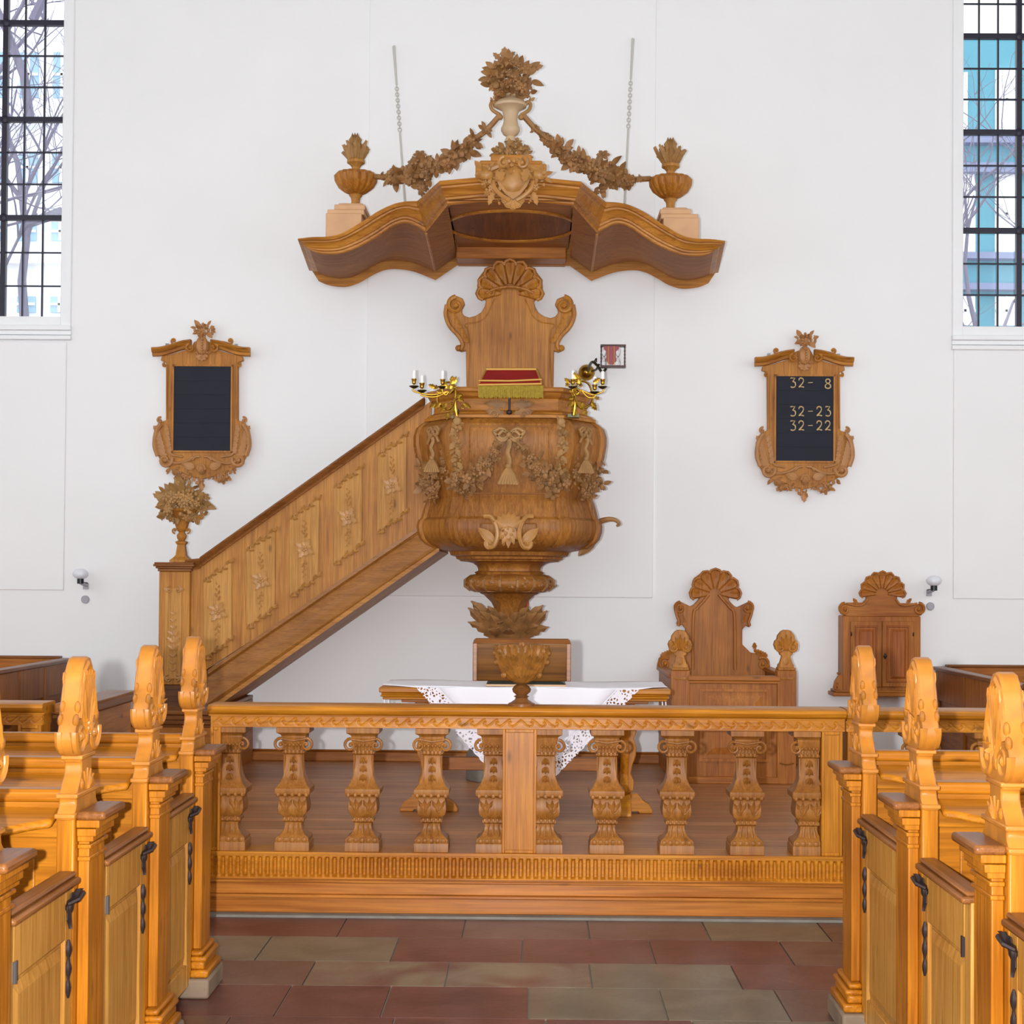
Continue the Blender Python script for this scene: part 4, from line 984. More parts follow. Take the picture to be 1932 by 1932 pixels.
# stepped block and carved shield over the centre
bm = NB()
zt_ = Z(338, 10.7)
def pxbox(a, b, c, d, Y, dep): p, q = at(a, b, Y), at(c, d, Y); box(bm, p.x, q.x, Y, Y+dep, q.z, p.z)
pxbox(897, 308, 1031, 340, 10.82, .6); pxbox(905, 302, 1023, 312, 10.84, .5); pxbox(926, 291, 1004, 306, 10.9, .4)
meshobj('crest_block', bm, M['canX'], ca, bevel=.01)
bm = NB(); Yc = 10.6; r_ = random.Random(3)
cxp = 968
outline(bm, [(cxp-32, 318), (cxp-34, 335), (cxp-26, 352), (cxp-14, 366), (cxp, 376), (cxp+14, 366), (cxp+26, 352), (cxp+34, 335), (cxp+32, 318), (cxp, 312)], Yc, .05)
ell(bm, at(cxp, 338, Yc+.01), (.1, .03, .1))
for q in (-1, 1):
    scroll(bm, at(cxp+q*17, 307, Yc-.02), (q, 0, 0), (0, 0, 1), .038, 1.3, .015, PI/2, -1)
    tube(bm, curve([at(cxp+q*6, 303, Yc), at(cxp+q*28, 314, Yc), at(cxp+q*46, 322, Yc), at(cxp+q*52, 334, Yc)], 5), .02, 7)
    ell(bm, at(cxp+q*50, 330, Yc), (.055, .035, .04)); cluster(bm, at(cxp+q*47, 328, Yc), (.07, .03, .06), 16, .035, r_, kinds='lb')
    tube(bm, curve([at(cxp+q*38, 342, Yc-.01), at(cxp+q*34, 356, Yc-.02), at(cxp+q*20, 370, Yc-.02), at(cxp+q*6, 378, Yc-.02)], 5), .016, 7)
    cluster(bm, at(cxp+q*44, 352, Yc), (.05, .02, .08), 15, .03, r_); cluster(bm, at(cxp+q*28, 372, Yc), (.03, .02, .05), 7, .022, r_)
    leaf(bm, at(cxp+q*38, 362, Yc-.01), (q*.3, 0, -1), (0, -1, 0), .1, .02, .1); leaf(bm, at(cxp+q*26, 318, Yc-.02), (-q*.2, 0, -1), (0, -1, 0), .1, .03, .2)
shell(bm, at(cxp, 374, Yc-.01), .07, 5, -180, 0, .015, inner=.2)
cluster(bm, at(cxp, 313, Yc-.01), (.08, .025, .03), 16, .028, r_, kinds='lb')
meshobj('shield_cartouche', bm, M['carvegold'], ca)
bm = NB(); cluster(bm, at(965, 286, 11.0), (.13, .08, .05), 75, .036, r_); cluster(bm, at(965, 272, 11.0), (.06, .05, .04), 22, .034, r_); meshobj('flower_heap', bm, M['carve'], ca)
# vase on top
YV = 11.0
va = thing('carved_vase', 'pale carved vase with scroll handles and a dense bouquet on the canopy top', 'vase', at(962, 264, YV))
vx = at(963, 262, YV).x
z_ = lambda p: Z(p, YV, 963)
bm = NB(); s_ = YV/3000
lathe(bm, [(r*s_, z_(p)) for r, p in ((12, 268), (10, 263), (8, 258), (14, 254), (18, 247), (18, 242), (15, 236), (13, 228), (14, 215), (17, 209), (24, 205), (30, 202), (31, 198), (26, 192), (14, 187), (10, 182), (11, 178))], vx, YV, 28)
meshobj('vase_body', bm, mat('pale_bleached_oak', lin(196, 168, 132), .6, var=.08, vscale=8), va)
bm = NB()
for q in (-1, 1):
    tube(bm, curve([(vx+q*20*s_, YV, z_(217)), (vx+q*34*s_, YV, z_(208)), (vx+q*38*s_, YV, z_(198)), (vx+q*33*s_, YV, z_(192)), (vx+q*29*s_, YV, z_(197))], 6), .013, 7); ell(bm, (vx+q*20*s_, YV, z_(221)), .022); cluster(bm, (vx+q*33*s_, YV, z_(192)), (.025, .02, .015), 5, .02, r_, kinds='l')
    meshobj('handle', bm, M['carve'], va); bm = NB()
bm = NB(); cluster(bm, at(964, 145, YV), (.16, .13, .13), 150, .05, random.Random(7)); cluster(bm, at(964, 170, YV), (.15, .12, .05), 60, .045, random.Random(8), kinds='lf')
leaf(bm, at(950, 112, YV), (.1, 0, 1), (0, -1, 0), .09, .028, .1); leaf(bm, at(944, 112, YV), (-.7, 0, .6), (0, -1, 0), .07, .02, .1); leaf(bm, at(958, 110, YV), (.7, 0, .6), (0, -1, 0), .07, .02, .1); leaf(bm, at(1005, 130, YV), (1, 0, .3), (0, -1, 0), .08, .02, .1)
meshobj('bouquet', bm, M['carve2'], va)
# urns
def urn(px, label, q):
    Y = 11.65; s_ = Y/3000; ux = at(px, 380, Y).x; off = 0 if q < 0 else 8
    zz_ = lambda p: Z(p+off, Y, px)
    u = thing('flaming_urn', label, 'urn', (ux, Y, zz_(440)), 'flaming urns on the canopy')
    bm = NB()
    for a, b, p0_, p1_, dp in ((-49, 18, 466, 415, .22), (-47, 22, 417, 407, .2), (-35, 23, 406, 396, .17), (-28, 17, 399, 391, .13)):
        x0, x1 = (ux+a*s_, ux+b*s_) if q < 0 else (ux-b*s_, ux-a*s_); box(bm, x0, x1, Y-dp, Y+dp, zz_(p0_), zz_(p1_))
    meshobj('pedestal', bm, mat('pale_pedestal_oak', lin(206, 160, 116), .55, var=.08, vscale=8) if q < 0 else bpy.data.materials['pale_pedestal_oak'], u, bevel=.006)
    bm = NB(); lathe(bm, [(r*s_, zz_(p)) for r, p in ((14, 392), (9, 388), (8, 380), (9, 374), (13, 369), (11, 366))], ux, Y, 20); meshobj('foot', bm, M['panel'], u); bm = NB()
    lathe(bm, [(r*s_, zz_(p)) for r, p in ((10, 330), (8, 325), (8, 316), (12, 311), (17, 308), (17, 303), (13, 300))], ux, Y, 20); st_ = meshobj('stem', bm, M['panel'], u)
    bm = NB(); lathe(bm, [(r*s_, zz_(p)) for r, p in ((10, 368), (20, 363), (31, 354), (37, 343), (38, 333), (33, 327), (22, 326), (10, 330))], ux, Y, 96, 1, 1, 16, .09)
    meshobj('bowl', bm, M['canZ'], u)
    bm = NB(); r_ = random.Random(int(px))
    for k in range(22):
        a = 2*PI*k/22; sp_ = r_.uniform(.2, .9) if q < 0 else r_.uniform(.2, 1.1); leaf(bm, (ux+cos(a)*.03, Y+sin(a)*.03, zz_(304)), (cos(a)*sp_, sin(a)*sp_, 1), (cos(a), sin(a), .1), r_.uniform(.11, .17), .03, r_.uniform(-.25, .1), 3, .4)
    for k in range(3): leaf(bm, (ux-.01+k*.01, Y-.02, zz_(300)), (-.08+k*.05, 0, 1), (0, -1, 0), .185, .04, .05, 3, .4)
    meshobj('flame', bm, M['carve'], u)
urn(671, 'lobed oak urn with carved flame on the left end of the canopy', -1)
urn(1265, 'lobed oak urn with carved flame on the right end of the canopy', 1)
def garland(q, label, seed):
    g = thing('garland', label, 'garland', at(965+q*175, 322, 11.3), 'garlands between vase and urns')
    P_ = [(23, 219, 0, 11.0), (47, 245, .45, 11.0), (72, 265, .7, 11.05), (92, 283, .95, 11.1), (105, 294, .8, 11.12), (120, 302, 1.0, 11.15), (143, 312, .9, 11.2), (162, 322, 1.1, 11.25), (176, 318, 1.35, 11.3), (186, 334, 1.1, 11.32), (202, 328, .95, 11.4), (222, 334, .85, 11.45), (242, 334, .35, 11.55), (262, 333, 0, 11.62)]
    bm = NB(); r_ = random.Random(seed)
    tube(bm, curve([at(965+q*a, b+(4 if q > 0 and a > 150 else 0), y_) for a, b, k, y_ in P_], 4), .02, 6)
    for (a, b, k, y_) in P_:
        if k: cluster(bm, at(965+q*a, b+(4 if q > 0 and a > 150 else 0), y_), (.058*k, .05*k, .052*k), int(30*k)+6, .045*min(1, k+.1), r_)
    flower(bm, at(965+q*173, 293, 11.3), (0, -.8, .5), .05, 6); cluster(bm, at(965+q*170, 352, 11.3), (.035, .03, .06), 12, .035, r_, kinds='lf')
    meshobj('festoon', bm, M['carve2'], g)
garland(-1, 'carved flower garland from the vase down to the left urn', 31)
garland(1, 'carved flower garland from the vase down to the right urn', 37)
# chains holding the canopy
for (a, b, c, d, lab) in ((743, 88, 764, 384, 'left'), (1194, 74, 1178, 384, 'right')):
    p, q = at(a, b, 12.55), at(c, d, 12.0)
    r = thing('suspension_chain', 'white painted chain from the wall to the canopy, on the %s of the vase' % lab, 'chain', q)
    bm = NB(); tube(bm, [p, p.lerp(q, .25)], [.013, .009], 7); tube(bm, [p.lerp(q, .55), q], .008, 6)
    n = 16
    for k in range(n):
        m_ = p.lerp(q, .25+.3*(k+.5)/n); d_ = (q-p).normalized(); u_ = V((1, 0, 0)) if k % 2 else V((0, 1, 0))
        L_ = (q-p).length*.3/n*.75; tube(bm, [m_+d_*L_*cos(t_)+u_*.013*sin(t_) for t_ in [2*PI*j/8 for j in range(9)]], .0045, 4, False)
    tube(bm, [p, V((p.x, YW, p.z+.02))], .01); meshobj('chain', bm, M['rope'], r)
    bm = NB(); ell(bm, (p.x, YW, p.z+.01), (.04, .015, .04)); meshobj('wall_plate', bm, M['rope'], r)
# ============================================================ CANDLE BRACKETS
def bracket(q, cs, base, label, clabels):
    Y = 10.98; b = at(base[0], base[1], Y)
    t = thing('candle_bracket', label, 'candle holder', (b.x, 11.05, b.z), 'brass candle brackets')
    bm = NB(); box(bm, b.x-.04, b.x+.04, Y+.03, Y+.12, b.z-.012, b.z+.012); tube(bm, [b+V((0, .03, 0)), b+V((0, .03, .05))], .012)
    meshobj('clamp', bm, M['darkbrass'], t)
    bm = NB(); c = at(base[0]-q*0+q*14, base[1]-42, Y)
    r_ = random.Random(5+q)
    tube(bm, curve([b, b+V((q*.01, -.01, .07)), c+V((-q*.04, 0, .03)), c], 5), .009, 6)
    tube(bm, curve([c+V((-q*.06, 0, .0)), c+V((0, -.03, -.11)), c+V((q*.08, 0, -.06)), c+V((q*.06, 0, .05)), c+V((-.0, 0, .08)), c+V((-q*.05, 0, .03))], 5), .008, 6)
    for k in range(26):
        a = r_.uniform(0, 2*PI); rr = r_.uniform(.04, .12); p = c+V((cos(a)*rr, r_.uniform(-.04, .02), sin(a)*rr-.02))
        if r_.random() < .6: leaf(bm, p, (cos(a), 0, sin(a)-.3), (0, -1, .2), r_.uniform(.04, .065), .016, .2, 3)
        else: flower(bm, p, (0, -1, .2), .017)
    for (px, py, h) in cs:
        e = at(px, py, Y); tube(bm, curve([c+V((0, 0, .02)), c.lerp(e, .5)+V((0, 0, -.03)), e+V((0, 0, -.03)), e], 5), .006, 6)
    meshobj('branches', bm, M['brass'], t)
    for (px, py, h) in cs:
        e = at(px, py, Y)
        bm = NB(); lathe(bm, [(.008, e.z-.012), (.02, e.z-.006), (.034, e.z+.004), (.034, e.z+.007), (.008, e.z+.008)], e.x, e.y, 16); meshobj('drip_pan', bm, M['darkbrass'], t)
        bm = NB(); lathe(bm, [(.006, e.z+.006), (.007, e.z+.018), (.014, e.z+.025), (.015, e.z+.045), (.019, e.z+.052), (.019, e.z+.056), (.012, e.z+.057)], e.x, e.y, 14); meshobj('candle_cup', bm, M['brass'], t)
    for (px, py, h), cl in zip(cs, clabels):
        e = at(px, py, Y); bm = NB(); z0 = e.z+.058; lathe(bm, [(.0125, z0), (.0125, z0+h), (.009, z0+h+.004), (.0015, z0+h+.004), (.0015, z0+h+.014)], e.x, e.y, 14)
        tag(meshobj('candle', bm, M['candle'], None, origin=(e.x, e.y, z0)), cl, 'candle', 'white candles on the pulpit brackets')
bracket(-1, [(781, 730, .055), (796, 738, .048), (835, 731, .055)], (862, 785), 'branching brass candle bracket with leaves on the left corner of the pulpit rim',
        ['white candle at the outer left end of the left brass bracket', 'lower white candle in the middle of the left brass bracket', 'white candle at the inner right end of the left brass bracket'])
bracket(1, [(1081, 731, .055), (1122, 741, .05), (1137, 731, .05)], (1082, 783), 'branching brass candle bracket with leaves on the right corner of the pulpit rim',
        ['white candle at the inner left end of the right brass bracket', 'lower white candle in the middle of the right brass bracket', 'white candle at the outer right end of the right brass bracket'])
# hourglass on its wall arm
Y = 12.5
h = thing('hourglass_bracket', 'brass wall disc with dark scrolled arm holding the hourglass frame', 'bracket', at(1106, 706, Y+.08))
bm = NB(); c = at(1107, 702, Y+.05); rings = []
for r_, y_ in ((.066, .05), (.066, .03), (.055, .0), (.03, -.02), (.01, -.03)): rings.append([(c.x+r_*cos(2*PI*k/28), c.y+y_, c.z+r_*sin(2*PI*k/28)) for k in range(28)])
loft(bm, rings); meshobj('brass_disc', bm, M['brass'], h)
bm = NB(); tube(bm, curve([at(1109, 700, Y), at(1112, 690, Y-.1), at(1118, 683, Y-.2), at(1127, 690, Y-.25), at(1136, 702, Y-.28), at(1144, 695, Y-.3)], 6), .011, 7)
tube(bm, curve([at(1117, 700, Y), at(1125, 697, Y-.15), at(1130, 688, Y-.25)], 6), .009, 6)
leaf(bm, at(1122, 686, Y-.2), (.3, 0, 1), (0, -1, 0), .05, .012); meshobj('arm', bm, M['darkbrass'], h)
Yh = 12.15
hg = thing('hourglass', 'glass sand timers with red backing in a thin dark frame beside the pulpit', 'hourglass', at(1156, 695, Yh))
a, b = at(1133, 651, Yh), at(1180, 694, Yh)
bm = NB(); box(bm, a.x, b.x, Yh-.04, Yh+.04, a.z-.012, a.z); box(bm, a.x, b.x, Yh-.04, Yh+.04, b.z, b.z+.014)
for x in (a.x+.006, b.x-.006): tube(bm, [(x, Yh, b.z+.005+.165*k/12) for k in range(13)], [.0045+.0025*(k % 2) for k in range(13)], 6)
meshobj('frame', bm, wood('dark_frame_wood', lin(60, 38, 40), lin(88, 56, 50), 'X', .4), hg)
bm = NB(); w_ = b.x-a.x; hh = a.z-b.z
outline_pts = [(.12, .93), (.74, .93), (.72, .8), (.62, .7), (.6, .5), (.64, .3), (.5, .12), (.36, .12), (.2, .32), (.23, .5), (.22, .7), (.13, .8)]
prismY(bm, [(a.x+w_*u, b.z+hh*v) for u, v in outline_pts], Yh-.03, Yh-.02); meshobj('red_backing', bm, M['redglass'], hg)
for u in (.15, .42, .7):
    bm = NB(); x = a.x+w_*u; lathe(bm, [(.003, b.z+.015), (.016, b.z+.02), (.02, b.z+.04), (.014, b.z+.066), (.004, b.z+.082), (.014, b.z+.098), (.02, b.z+.125), (.016, b.z+.145), (.003, b.z+.155)], x, Yh+.008, 16); meshobj('glass_bulb', bm, M['clear'], hg)
for u in (.3, .54):
    bm = NB(); x = a.x+w_*u; tube(bm, [(x, Yh-.035, b.z+.01), (x, Yh-.035, a.z-.01)], .002, 6); meshobj('gilt_rod', bm, M['brass'], hg)

# ============================================================ HYMN BOARDS
def digit(bm, ch, x, z, h, y, r=.0042):
    D = {'3': [[(.05, .95), (.2, 1), (.85, 1), (.45, .6)], [(.45, .6), (.8, .55), (.95, .3), (.8, .05), (.45, 0), (.1, .06)]],
         '2': [[(.08, .72), (.12, .9), (.4, 1), (.75, .92), (.85, .7), (.65, .42), (.3, .18), (.05, .02)], [(.05, .02), (.4, .08), (.95, .02)]],
         '8': [[(.5, .54), (.18, .68), (.18, .9), (.5, 1), (.82, .9), (.82, .68), (.5, .54), (.1, .38), (.08, .12), (.5, 0), (.92, .12), (.9, .38), (.5, .54)]],
         '-': [[(.1, .5), (.9, .52)]]}
    for s_ in D[ch]:
        P_ = [(x+(u-.5)*h*.62, y, z+(v-.5)*h) for u, v in s_]
        P_ = curve(P_, 4) if len(P_) > 2 and not (ch == '3' and len(s_) == 4) else [V(p) for p in P_]
        tube(bm, P_, [r*(.75+.6*abs(sin(i*1.9/len(P_)*PI))) for i in range(len(P_))], 5)
YHB = YW-.06
OL = [(313, 684), (313, 793), (303, 796), (298, 806), (292, 815), (291, 833), (295, 855), (303, 870), (316, 881), (326, 888), (345, 892), (360, 899), (381, 904)]
def hymn_board(label):
    Y = YHB; c = at(381, 770, Y)
    t = thing('hymn_board', label, 'hymn board', c, 'wall hymn boards')
    m = lambda p: (762-p[0], p[1])
    bm = NB(); top = [(311, 683), (303, 680), (305, 672), (325, 668), (345, 662), (360, 657), (366, 645), (381, 640)]
    pts = list(reversed([m(p) for p in OL[:-1]])); full_ = OL+pts+[m(p) for p in top[:-1]]+list(reversed(top))
    outline(bm, full_, Y, .05); fr = meshobj('frame', bm, M['stlZ' if 0 else 'canZ'], t, bevel=.005)
    bm = NB(); a, b = at(329, 691, Y-.004), at(435, 851, Y-.004); box(bm, a.x, b.x, Y-.012, Y+.002, b.z, a.z)
    for k in range(1, 6): zz_ = a.z+(b.z-a.z)*k/6; box(bm, a.x, b.x, Y-.015, Y-.01, zz_-.0025, zz_+.0025)
    bd = meshobj('blackboard', bm, M['board'], t)
    bm = NB()
    for x in (a.x-.006, b.x+.006): box(bm, x-.007, x+.007, Y-.018, Y, b.z-.013, a.z+.013)
    for z_ in (a.z+.006, b.z-.006): box(bm, a.x-.013, b.x+.013, Y-.018, Y, z_-.007, z_+.007)
    for q in (-1, 1):
        x = c.x+q*.27; tube(bm, [at(381+q*66, 688, Y-.003), at(381+q*66, 790, Y-.003)], .008, 6)
    meshobj('inner_moulding', bm, M['canZ'], fr)
    # pediment
    bm = NB(); pr = [(.0, -.035), (-.03, -.03), (-.035, -.01), (-.06, .0), (-.075, .022), (-.06, .034), (0, .034)]
    for q in (-1, 1):
        P_ = curve([at(381+q*(381-a_), b_, Y) for a_, b_ in ((289, 665), (305, 664), (325, 659), (343, 653), (362, 650))], 5)
        loft(bm, [[p+V((0, y_, z_)) for y_, z_ in pr] for p in P_])
        scroll(bm, at(381+q*22, 656, Y-.05), (-q, 0, 0), (0, 0, 1), .034, 1.3, .013, PI*.6, 1)
        scroll(bm, at(381+q*53, 643, Y-.03), (q, 0, 0), (0, 0, 1), .022, 1.2, .009, -PI*.5, 1); leaf(bm, at(381+q*26, 646, Y-.03), (q*1, 0, -.15), (0, -1, .3), .14, .02, .1, 4)
        scroll(bm, at(381+q*70, 689, Y-.01), (q, 0, 0), (0, 0, 1), .018, 1, .008, PI/2, -1)
    meshobj('pediment', bm, M['canX'], fr)
    bm = NB()
    for q in (-1, 1): bm_ = bm; box(bm, at(381+q*65, 652, Y).x-.012, at(381+q*65, 652, Y).x+.012, Y-.02, Y+.0, at(381, 656, Y).z, at(381, 649, Y).z)
    meshobj('hanging_hook', bm, M['steel'], t)
    bm = NB(); r_ = random.Random(11)
    cluster(bm, at(385, 622, Y-.02), (.085, .03, .045), 40, .032, r_); ell(bm, at(381, 652, Y-.03), (.055, .03, .075))
    for k in range(5): ell(bm, at(381, 640+k*5, Y-.06), .011, None, 6, 4)
    for k in range(-2, 3): leaf(bm, at(381, 668, Y-.02), (sin(k*.55), 0, -cos(k*.55)), (0, -1, 0), .06, .018, .1)
    cluster(bm, at(381, 668, Y-.02), (.06, .02, .025), 12, .02, r_, kinds='lb')
    for q in (-1, 1):
        X_ = lambda d, p, o=-.015: at(381+q*d, p, Y+o)
        scroll(bm, X_(69, 868), (q, 0, 0), (0, 0, 1), .052, 1.3, .018, PI*.9, 1, 24)
        tube(bm, curve([X_(83, 860), X_(89, 840), X_(86, 815), X_(78, 800)], 5), .02, 7)
        for k in range(7): leaf(bm, X_(68+k*2.2, 862-k*8), (q*.75, 0, .8), (0, -1, 0), .1-.006*k, .024, .2, 3)
        for k in range(5): leaf(bm, X_(62+k*1.5, 856-k*10), (-q*.1, 0, 1), (0, -1, 0), .07, .018, .15, 3)
        scroll(bm, X_(79, 793), (q, 0, 0), (0, 0, 1), .024, 1.1, .01, PI*.6, -1)
        tube(bm, curve([X_(64, 870, -.01), X_(48, 874, -.012), X_(28, 870, -.012), X_(15, 862, -.012)], 5), .013, 7); tube(bm, curve([X_(62, 848, -.01), X_(56, 858, -.012), X_(36, 862, -.012)], 5), .01, 7)
        cluster(bm, X_(37, 899, 0), (.075, .02, .03), 26, .03, r_); cluster(bm, X_(20, 899, .0), (.03, .015, .015), 6, .022, r_, kinds='l'); cluster(bm, X_(58, 884, .0), (.035, .02, .025), 8, .026, r_, kinds='l')
        leaf(bm, X_(14, 882, -.02), (q, 0, .25), (0, -1, 0), .11, .03, .2, 4)
        tube(bm, curve([X_(4, 861, -.01), X_(12, 862, -.015), X_(18, 868, -.01)], 4), .01, 6)
    # winged cherub head
    h_ = at(380, 886, Y-.03); ell(bm, h_, (.03, .035, .038), None, 14, 10); ell(bm, h_+V((0, -.034, -.004)), (.006, .008, .008)); 
    for q in (-1, 1): ell(bm, h_+V((q*.011, -.03, .006)), (.006, .004, .003)); ell(bm, h_+V((q*.015, -.025, -.012)), (.01, .01, .009))
    ell(bm, h_+V((0, -.03, -.02)), (.009, .005, .003))
    for k in range(12): a_ = PI*k/11; ell(bm, h_+V((cos(a_)*.031, -.008, sin(a_)*.034+.004)), .012, None, 6, 4)
    cluster(bm, at(380, 912, Y), (.035, .015, .02), 12, .026, r_); leaf(bm, at(380, 912, Y-.005), (0, 0, -1), (0, -1, 0), .07, .024, .1)
    meshobj('carving', bm, M['carvegold'] if 0 else M['carvebrd'], fr)
    return t
M['carvebrd'] = mat('carved_board_oak', lin(176, 122, 70), .55, var=.12, vscale=14)
hb = hymn_board('empty blackboard in a carved oak frame on the wall, left of the pulpit')
d_ = at(1516.5, 789, YHB)-at(381, 770, YHB)
hb2 = dup(hb, hb.location+d_, 'blackboard with gilt hymn numbers in a carved oak frame, right of the pulpit')
for row, y in (('32-8', 722), ('32-23', 776), ('32-22', 803)):
    xs_ = [1496, 1512, 1529, 1546, 1562]
    if row == '32-8': xs_ = [1496, 1512, 1529, 1562]
    for ch, px in zip(row, xs_):
        bm = NB(); p = at(px, y+(2 if ch == '8' else 0), YHB-.014); digit(bm, ch, p.x, p.z, .074, YHB-.014); o = meshobj('numeral', bm, M['gline'], hb2)

# ============================================================ ALTAR TABLE
ta = thing('altar_table', 'golden oak altar table with moulded top on trestle legs', 'table', (X(990, 9.8), 9.85, PZ))
YT = 9.62; a, b = X(715, YT, 1300), X(1266, YT, 1300); zt = at(990, 1299, YT).z
bm = NB()
for e, z0, z1 in ((0, -.032, 0), (.012, -.045, -.032), (.008, -.058, -.045), (.02, -.075, -.058)): box(bm, a+e, b-e, YT+e, YT+.62-e, zt+z0, zt+z1)
meshobj('top', bm, M['ralX'], ta, bevel=.008)
bm = NB(); box(bm, a+.13, b-.13, YT+.08, YT+.54, zt-.095, zt-.075); box(bm, a+.2, b-.2, YT+.26, YT+.3, zt-.22, zt-.09); box(bm, a+.3, b-.3, YT+.25, YT+.31, .42, .5); meshobj('frame', bm, M['stlX'], ta, bevel=.004)
for q, px in ((-1, 808), (1, 1178)):
    x = X(px, 9.8, 1450)
    PR = [(.05, .0), (.07, .03), (.075, .08), (.05, .14), (.062, .2), (.085, .26), (.09, .32), (.07, .38), (.09, .43), (.095, .5), (.07, .56), (.06, .6), (.08, .66)]
    bm = NB(); k = (zt-.075-(PZ+.12))/.66
    pts = [V((x-w_*.9, 9.9, PZ+.12+z*k)) for w_, z in PR]+[V((x+w_*.9, 9.9, PZ+.12+z*k)) for w_, z in reversed(PR)]
    prism(bm, pts, (0, .05, 0)); prism(bm, [V((x-.025, 9.9+(p.x-x)*1.6, p.z)) for p in pts], (.05, 0, 0)); meshobj('leg', bm, M['ralZ'], ta, bevel=.005)
    bm = NB(); ft = [(-.18, 0), (-.18, .02), (-.16, .055), (-.12, .08), (-.09, .12), (.09, .12), (.12, .08), (.16, .055), (.18, .02), (.18, 0), (.1, 0), (.09, .012), (-.09, .012), (-.1, 0)]
    prism(bm, [V((x+u, 9.88, PZ+v)) for u, v in ft], (0, .08, 0)); prism(bm, [V((x-.04, 9.93+u*1.2, PZ+v)) for u, v in ft], (.08, 0, 0)); meshobj('foot', bm, M['ralX'], ta, bevel=.005)
# cloth
zc = zt+.003; xl, xr2, xm = X(787, YT, 1300), X(1205, YT, 1300), X(990, YT, 1400); zlow = .225
def ybulge(x, f): return YT-.014-.012*sin((x-xl)*13)*min(1, f*3)-.012*f
def edge_pt(q, t, w_):
    """t along the slanting edge, w_ across from the hem (0) to the middle line (1)"""
    xo = (xl if q < 0 else xr2); xe_ = xo+(xm-xo)*t; x = xe_+(xm-xe_)*w_; x += -q*.0*w_; z = zc-(zc-zlow)*t
    return x, z
def half_patch(bm, q, lace_):
    nt_, LW = 90, .13
    for i in range(nt_):
        for (j0, n_) in ((0, 6),):
            def row(t):
                xo = (xl if q < 0 else xr2)+(xm-(xl if q < 0 else xr2))*t; wmax = abs(xm-xo); sc_ = .008*abs(sin(t*60))
                a_, b_ = (0, min(LW, wmax)) if lace_ else (min(LW, wmax), wmax)
                out = []
                for k in range(7):
                    d_ = a_+(b_-a_)*k/6; x = xo-q*d_
                    if lace_ and k == 0: x += q*sc_
                    z = zc-(zc-zlow)*t
                    out.append(bm.verts.new((x, ybulge(x, t), z)))
                return out
            A_, B_ = row(i/nt_), row((i+1)/nt_)
            for k in range(6):
                try: bm.faces.new((A_[k], A_[k+1], B_[k+1], B_[k]))
                except ValueError: pass
tc_ = thing('altar_cloth', 'white linen cloth with a wide lace border hanging in a point over the altar table', 'tablecloth', (xm, YT+.3, zt))
bm = NB(); half_patch(bm, -1, False); half_patch(bm, 1, False); bmesh.ops.remove_doubles(bm, verts=bm.verts, dist=.0004)
gr = []
X0c, X1c = a+.0, b-.0
for i in range(31):
    row = []
    for j in range(9):
        f = j/8; e0 = .02 if 0 else 0; x0 = (a+.05) if f > .15 else xl; 
        w0, w1 = (xl-(xl-a-.01)*min(1, f*4)), (xr2+(b-.01-xr2)*min(1, f*4)); x = w0+(w1-w0)*i/30
        row.append(bm.verts.new((x, YT-.012+(.645)*f, zt+.004+.003*sin(x*9+j)+(-.003 if j == 0 else 0))))
    gr.append(row)
for i in range(30):
    for j in range(8): bm.faces.new((gr[i][j], gr[i+1][j], gr[i+1][j+1], gr[i][j+1]))
ln = meshobj('linen', bm, M['cloth'], tc_)
so = ln.modifiers.new('thickness', 'SOLIDIFY'); so.thickness = .003; so.offset = 1
bm = NB(); half_patch(bm, -1, True); half_patch(bm, 1, True); bmesh.ops.remove_doubles(bm, verts=bm.verts, dist=.0004); lc = meshobj('lace_border', bm, M['lace'], tc_)
bm = NB()
for q in (0, 1):
    P_ = []
    for k in range(30):
        f = k/29; x = (xl+(xm-xl)*f) if q == 0 else (xr2+(xm-xr2)*f); xx = x+(.13 if q == 0 else -.13)*(1 if f < .85 else (1-f)/.15); z = zc-(zc-zlow)*f
        P_.append((xx, ybulge(xx, 1)-.003, z+.0))
    tube(bm, P_[:25], .004, 5)
meshobj('hem_line', bm, M['cloth'], tc_)
# fringe ends at the table sides
bm = NB()
for x in (a+.03, a+.055, b-.05, b-.03): tube(bm, [(x, YT+.03, zt-.07), (x+.006, YT+.03, zt-.15)], .004, 5)
meshobj('tassel', bm, M['cloth'], tc_)
bk = thing('bible', 'large dark covered book with gilt page edge lying on the altar cloth', 'book', (X(990, 9.9), 9.9, zt+.008))
p, q_ = at(917, 1298, 9.68), at(1068, 1298, 9.68)
bm = NB(); box(bm, p.x, q_.x, 9.68, 10.02, zt+.008, zt+.02); meshobj('page_block', bm, M['gilt'], bk)
bm = NB(); loft(bm, [[(p.x+e, 9.69+e*.6, z), (q_.x-e, 9.69+e*.6, z), (q_.x-e, 10.0-e*.3, z), (p.x+e, 10.0-e*.3, z)] for e, z in ((.0, zt+.02), (.05, zt+.052))]); meshobj('cover', bm, M['bookblack'], bk, bevel=.003)

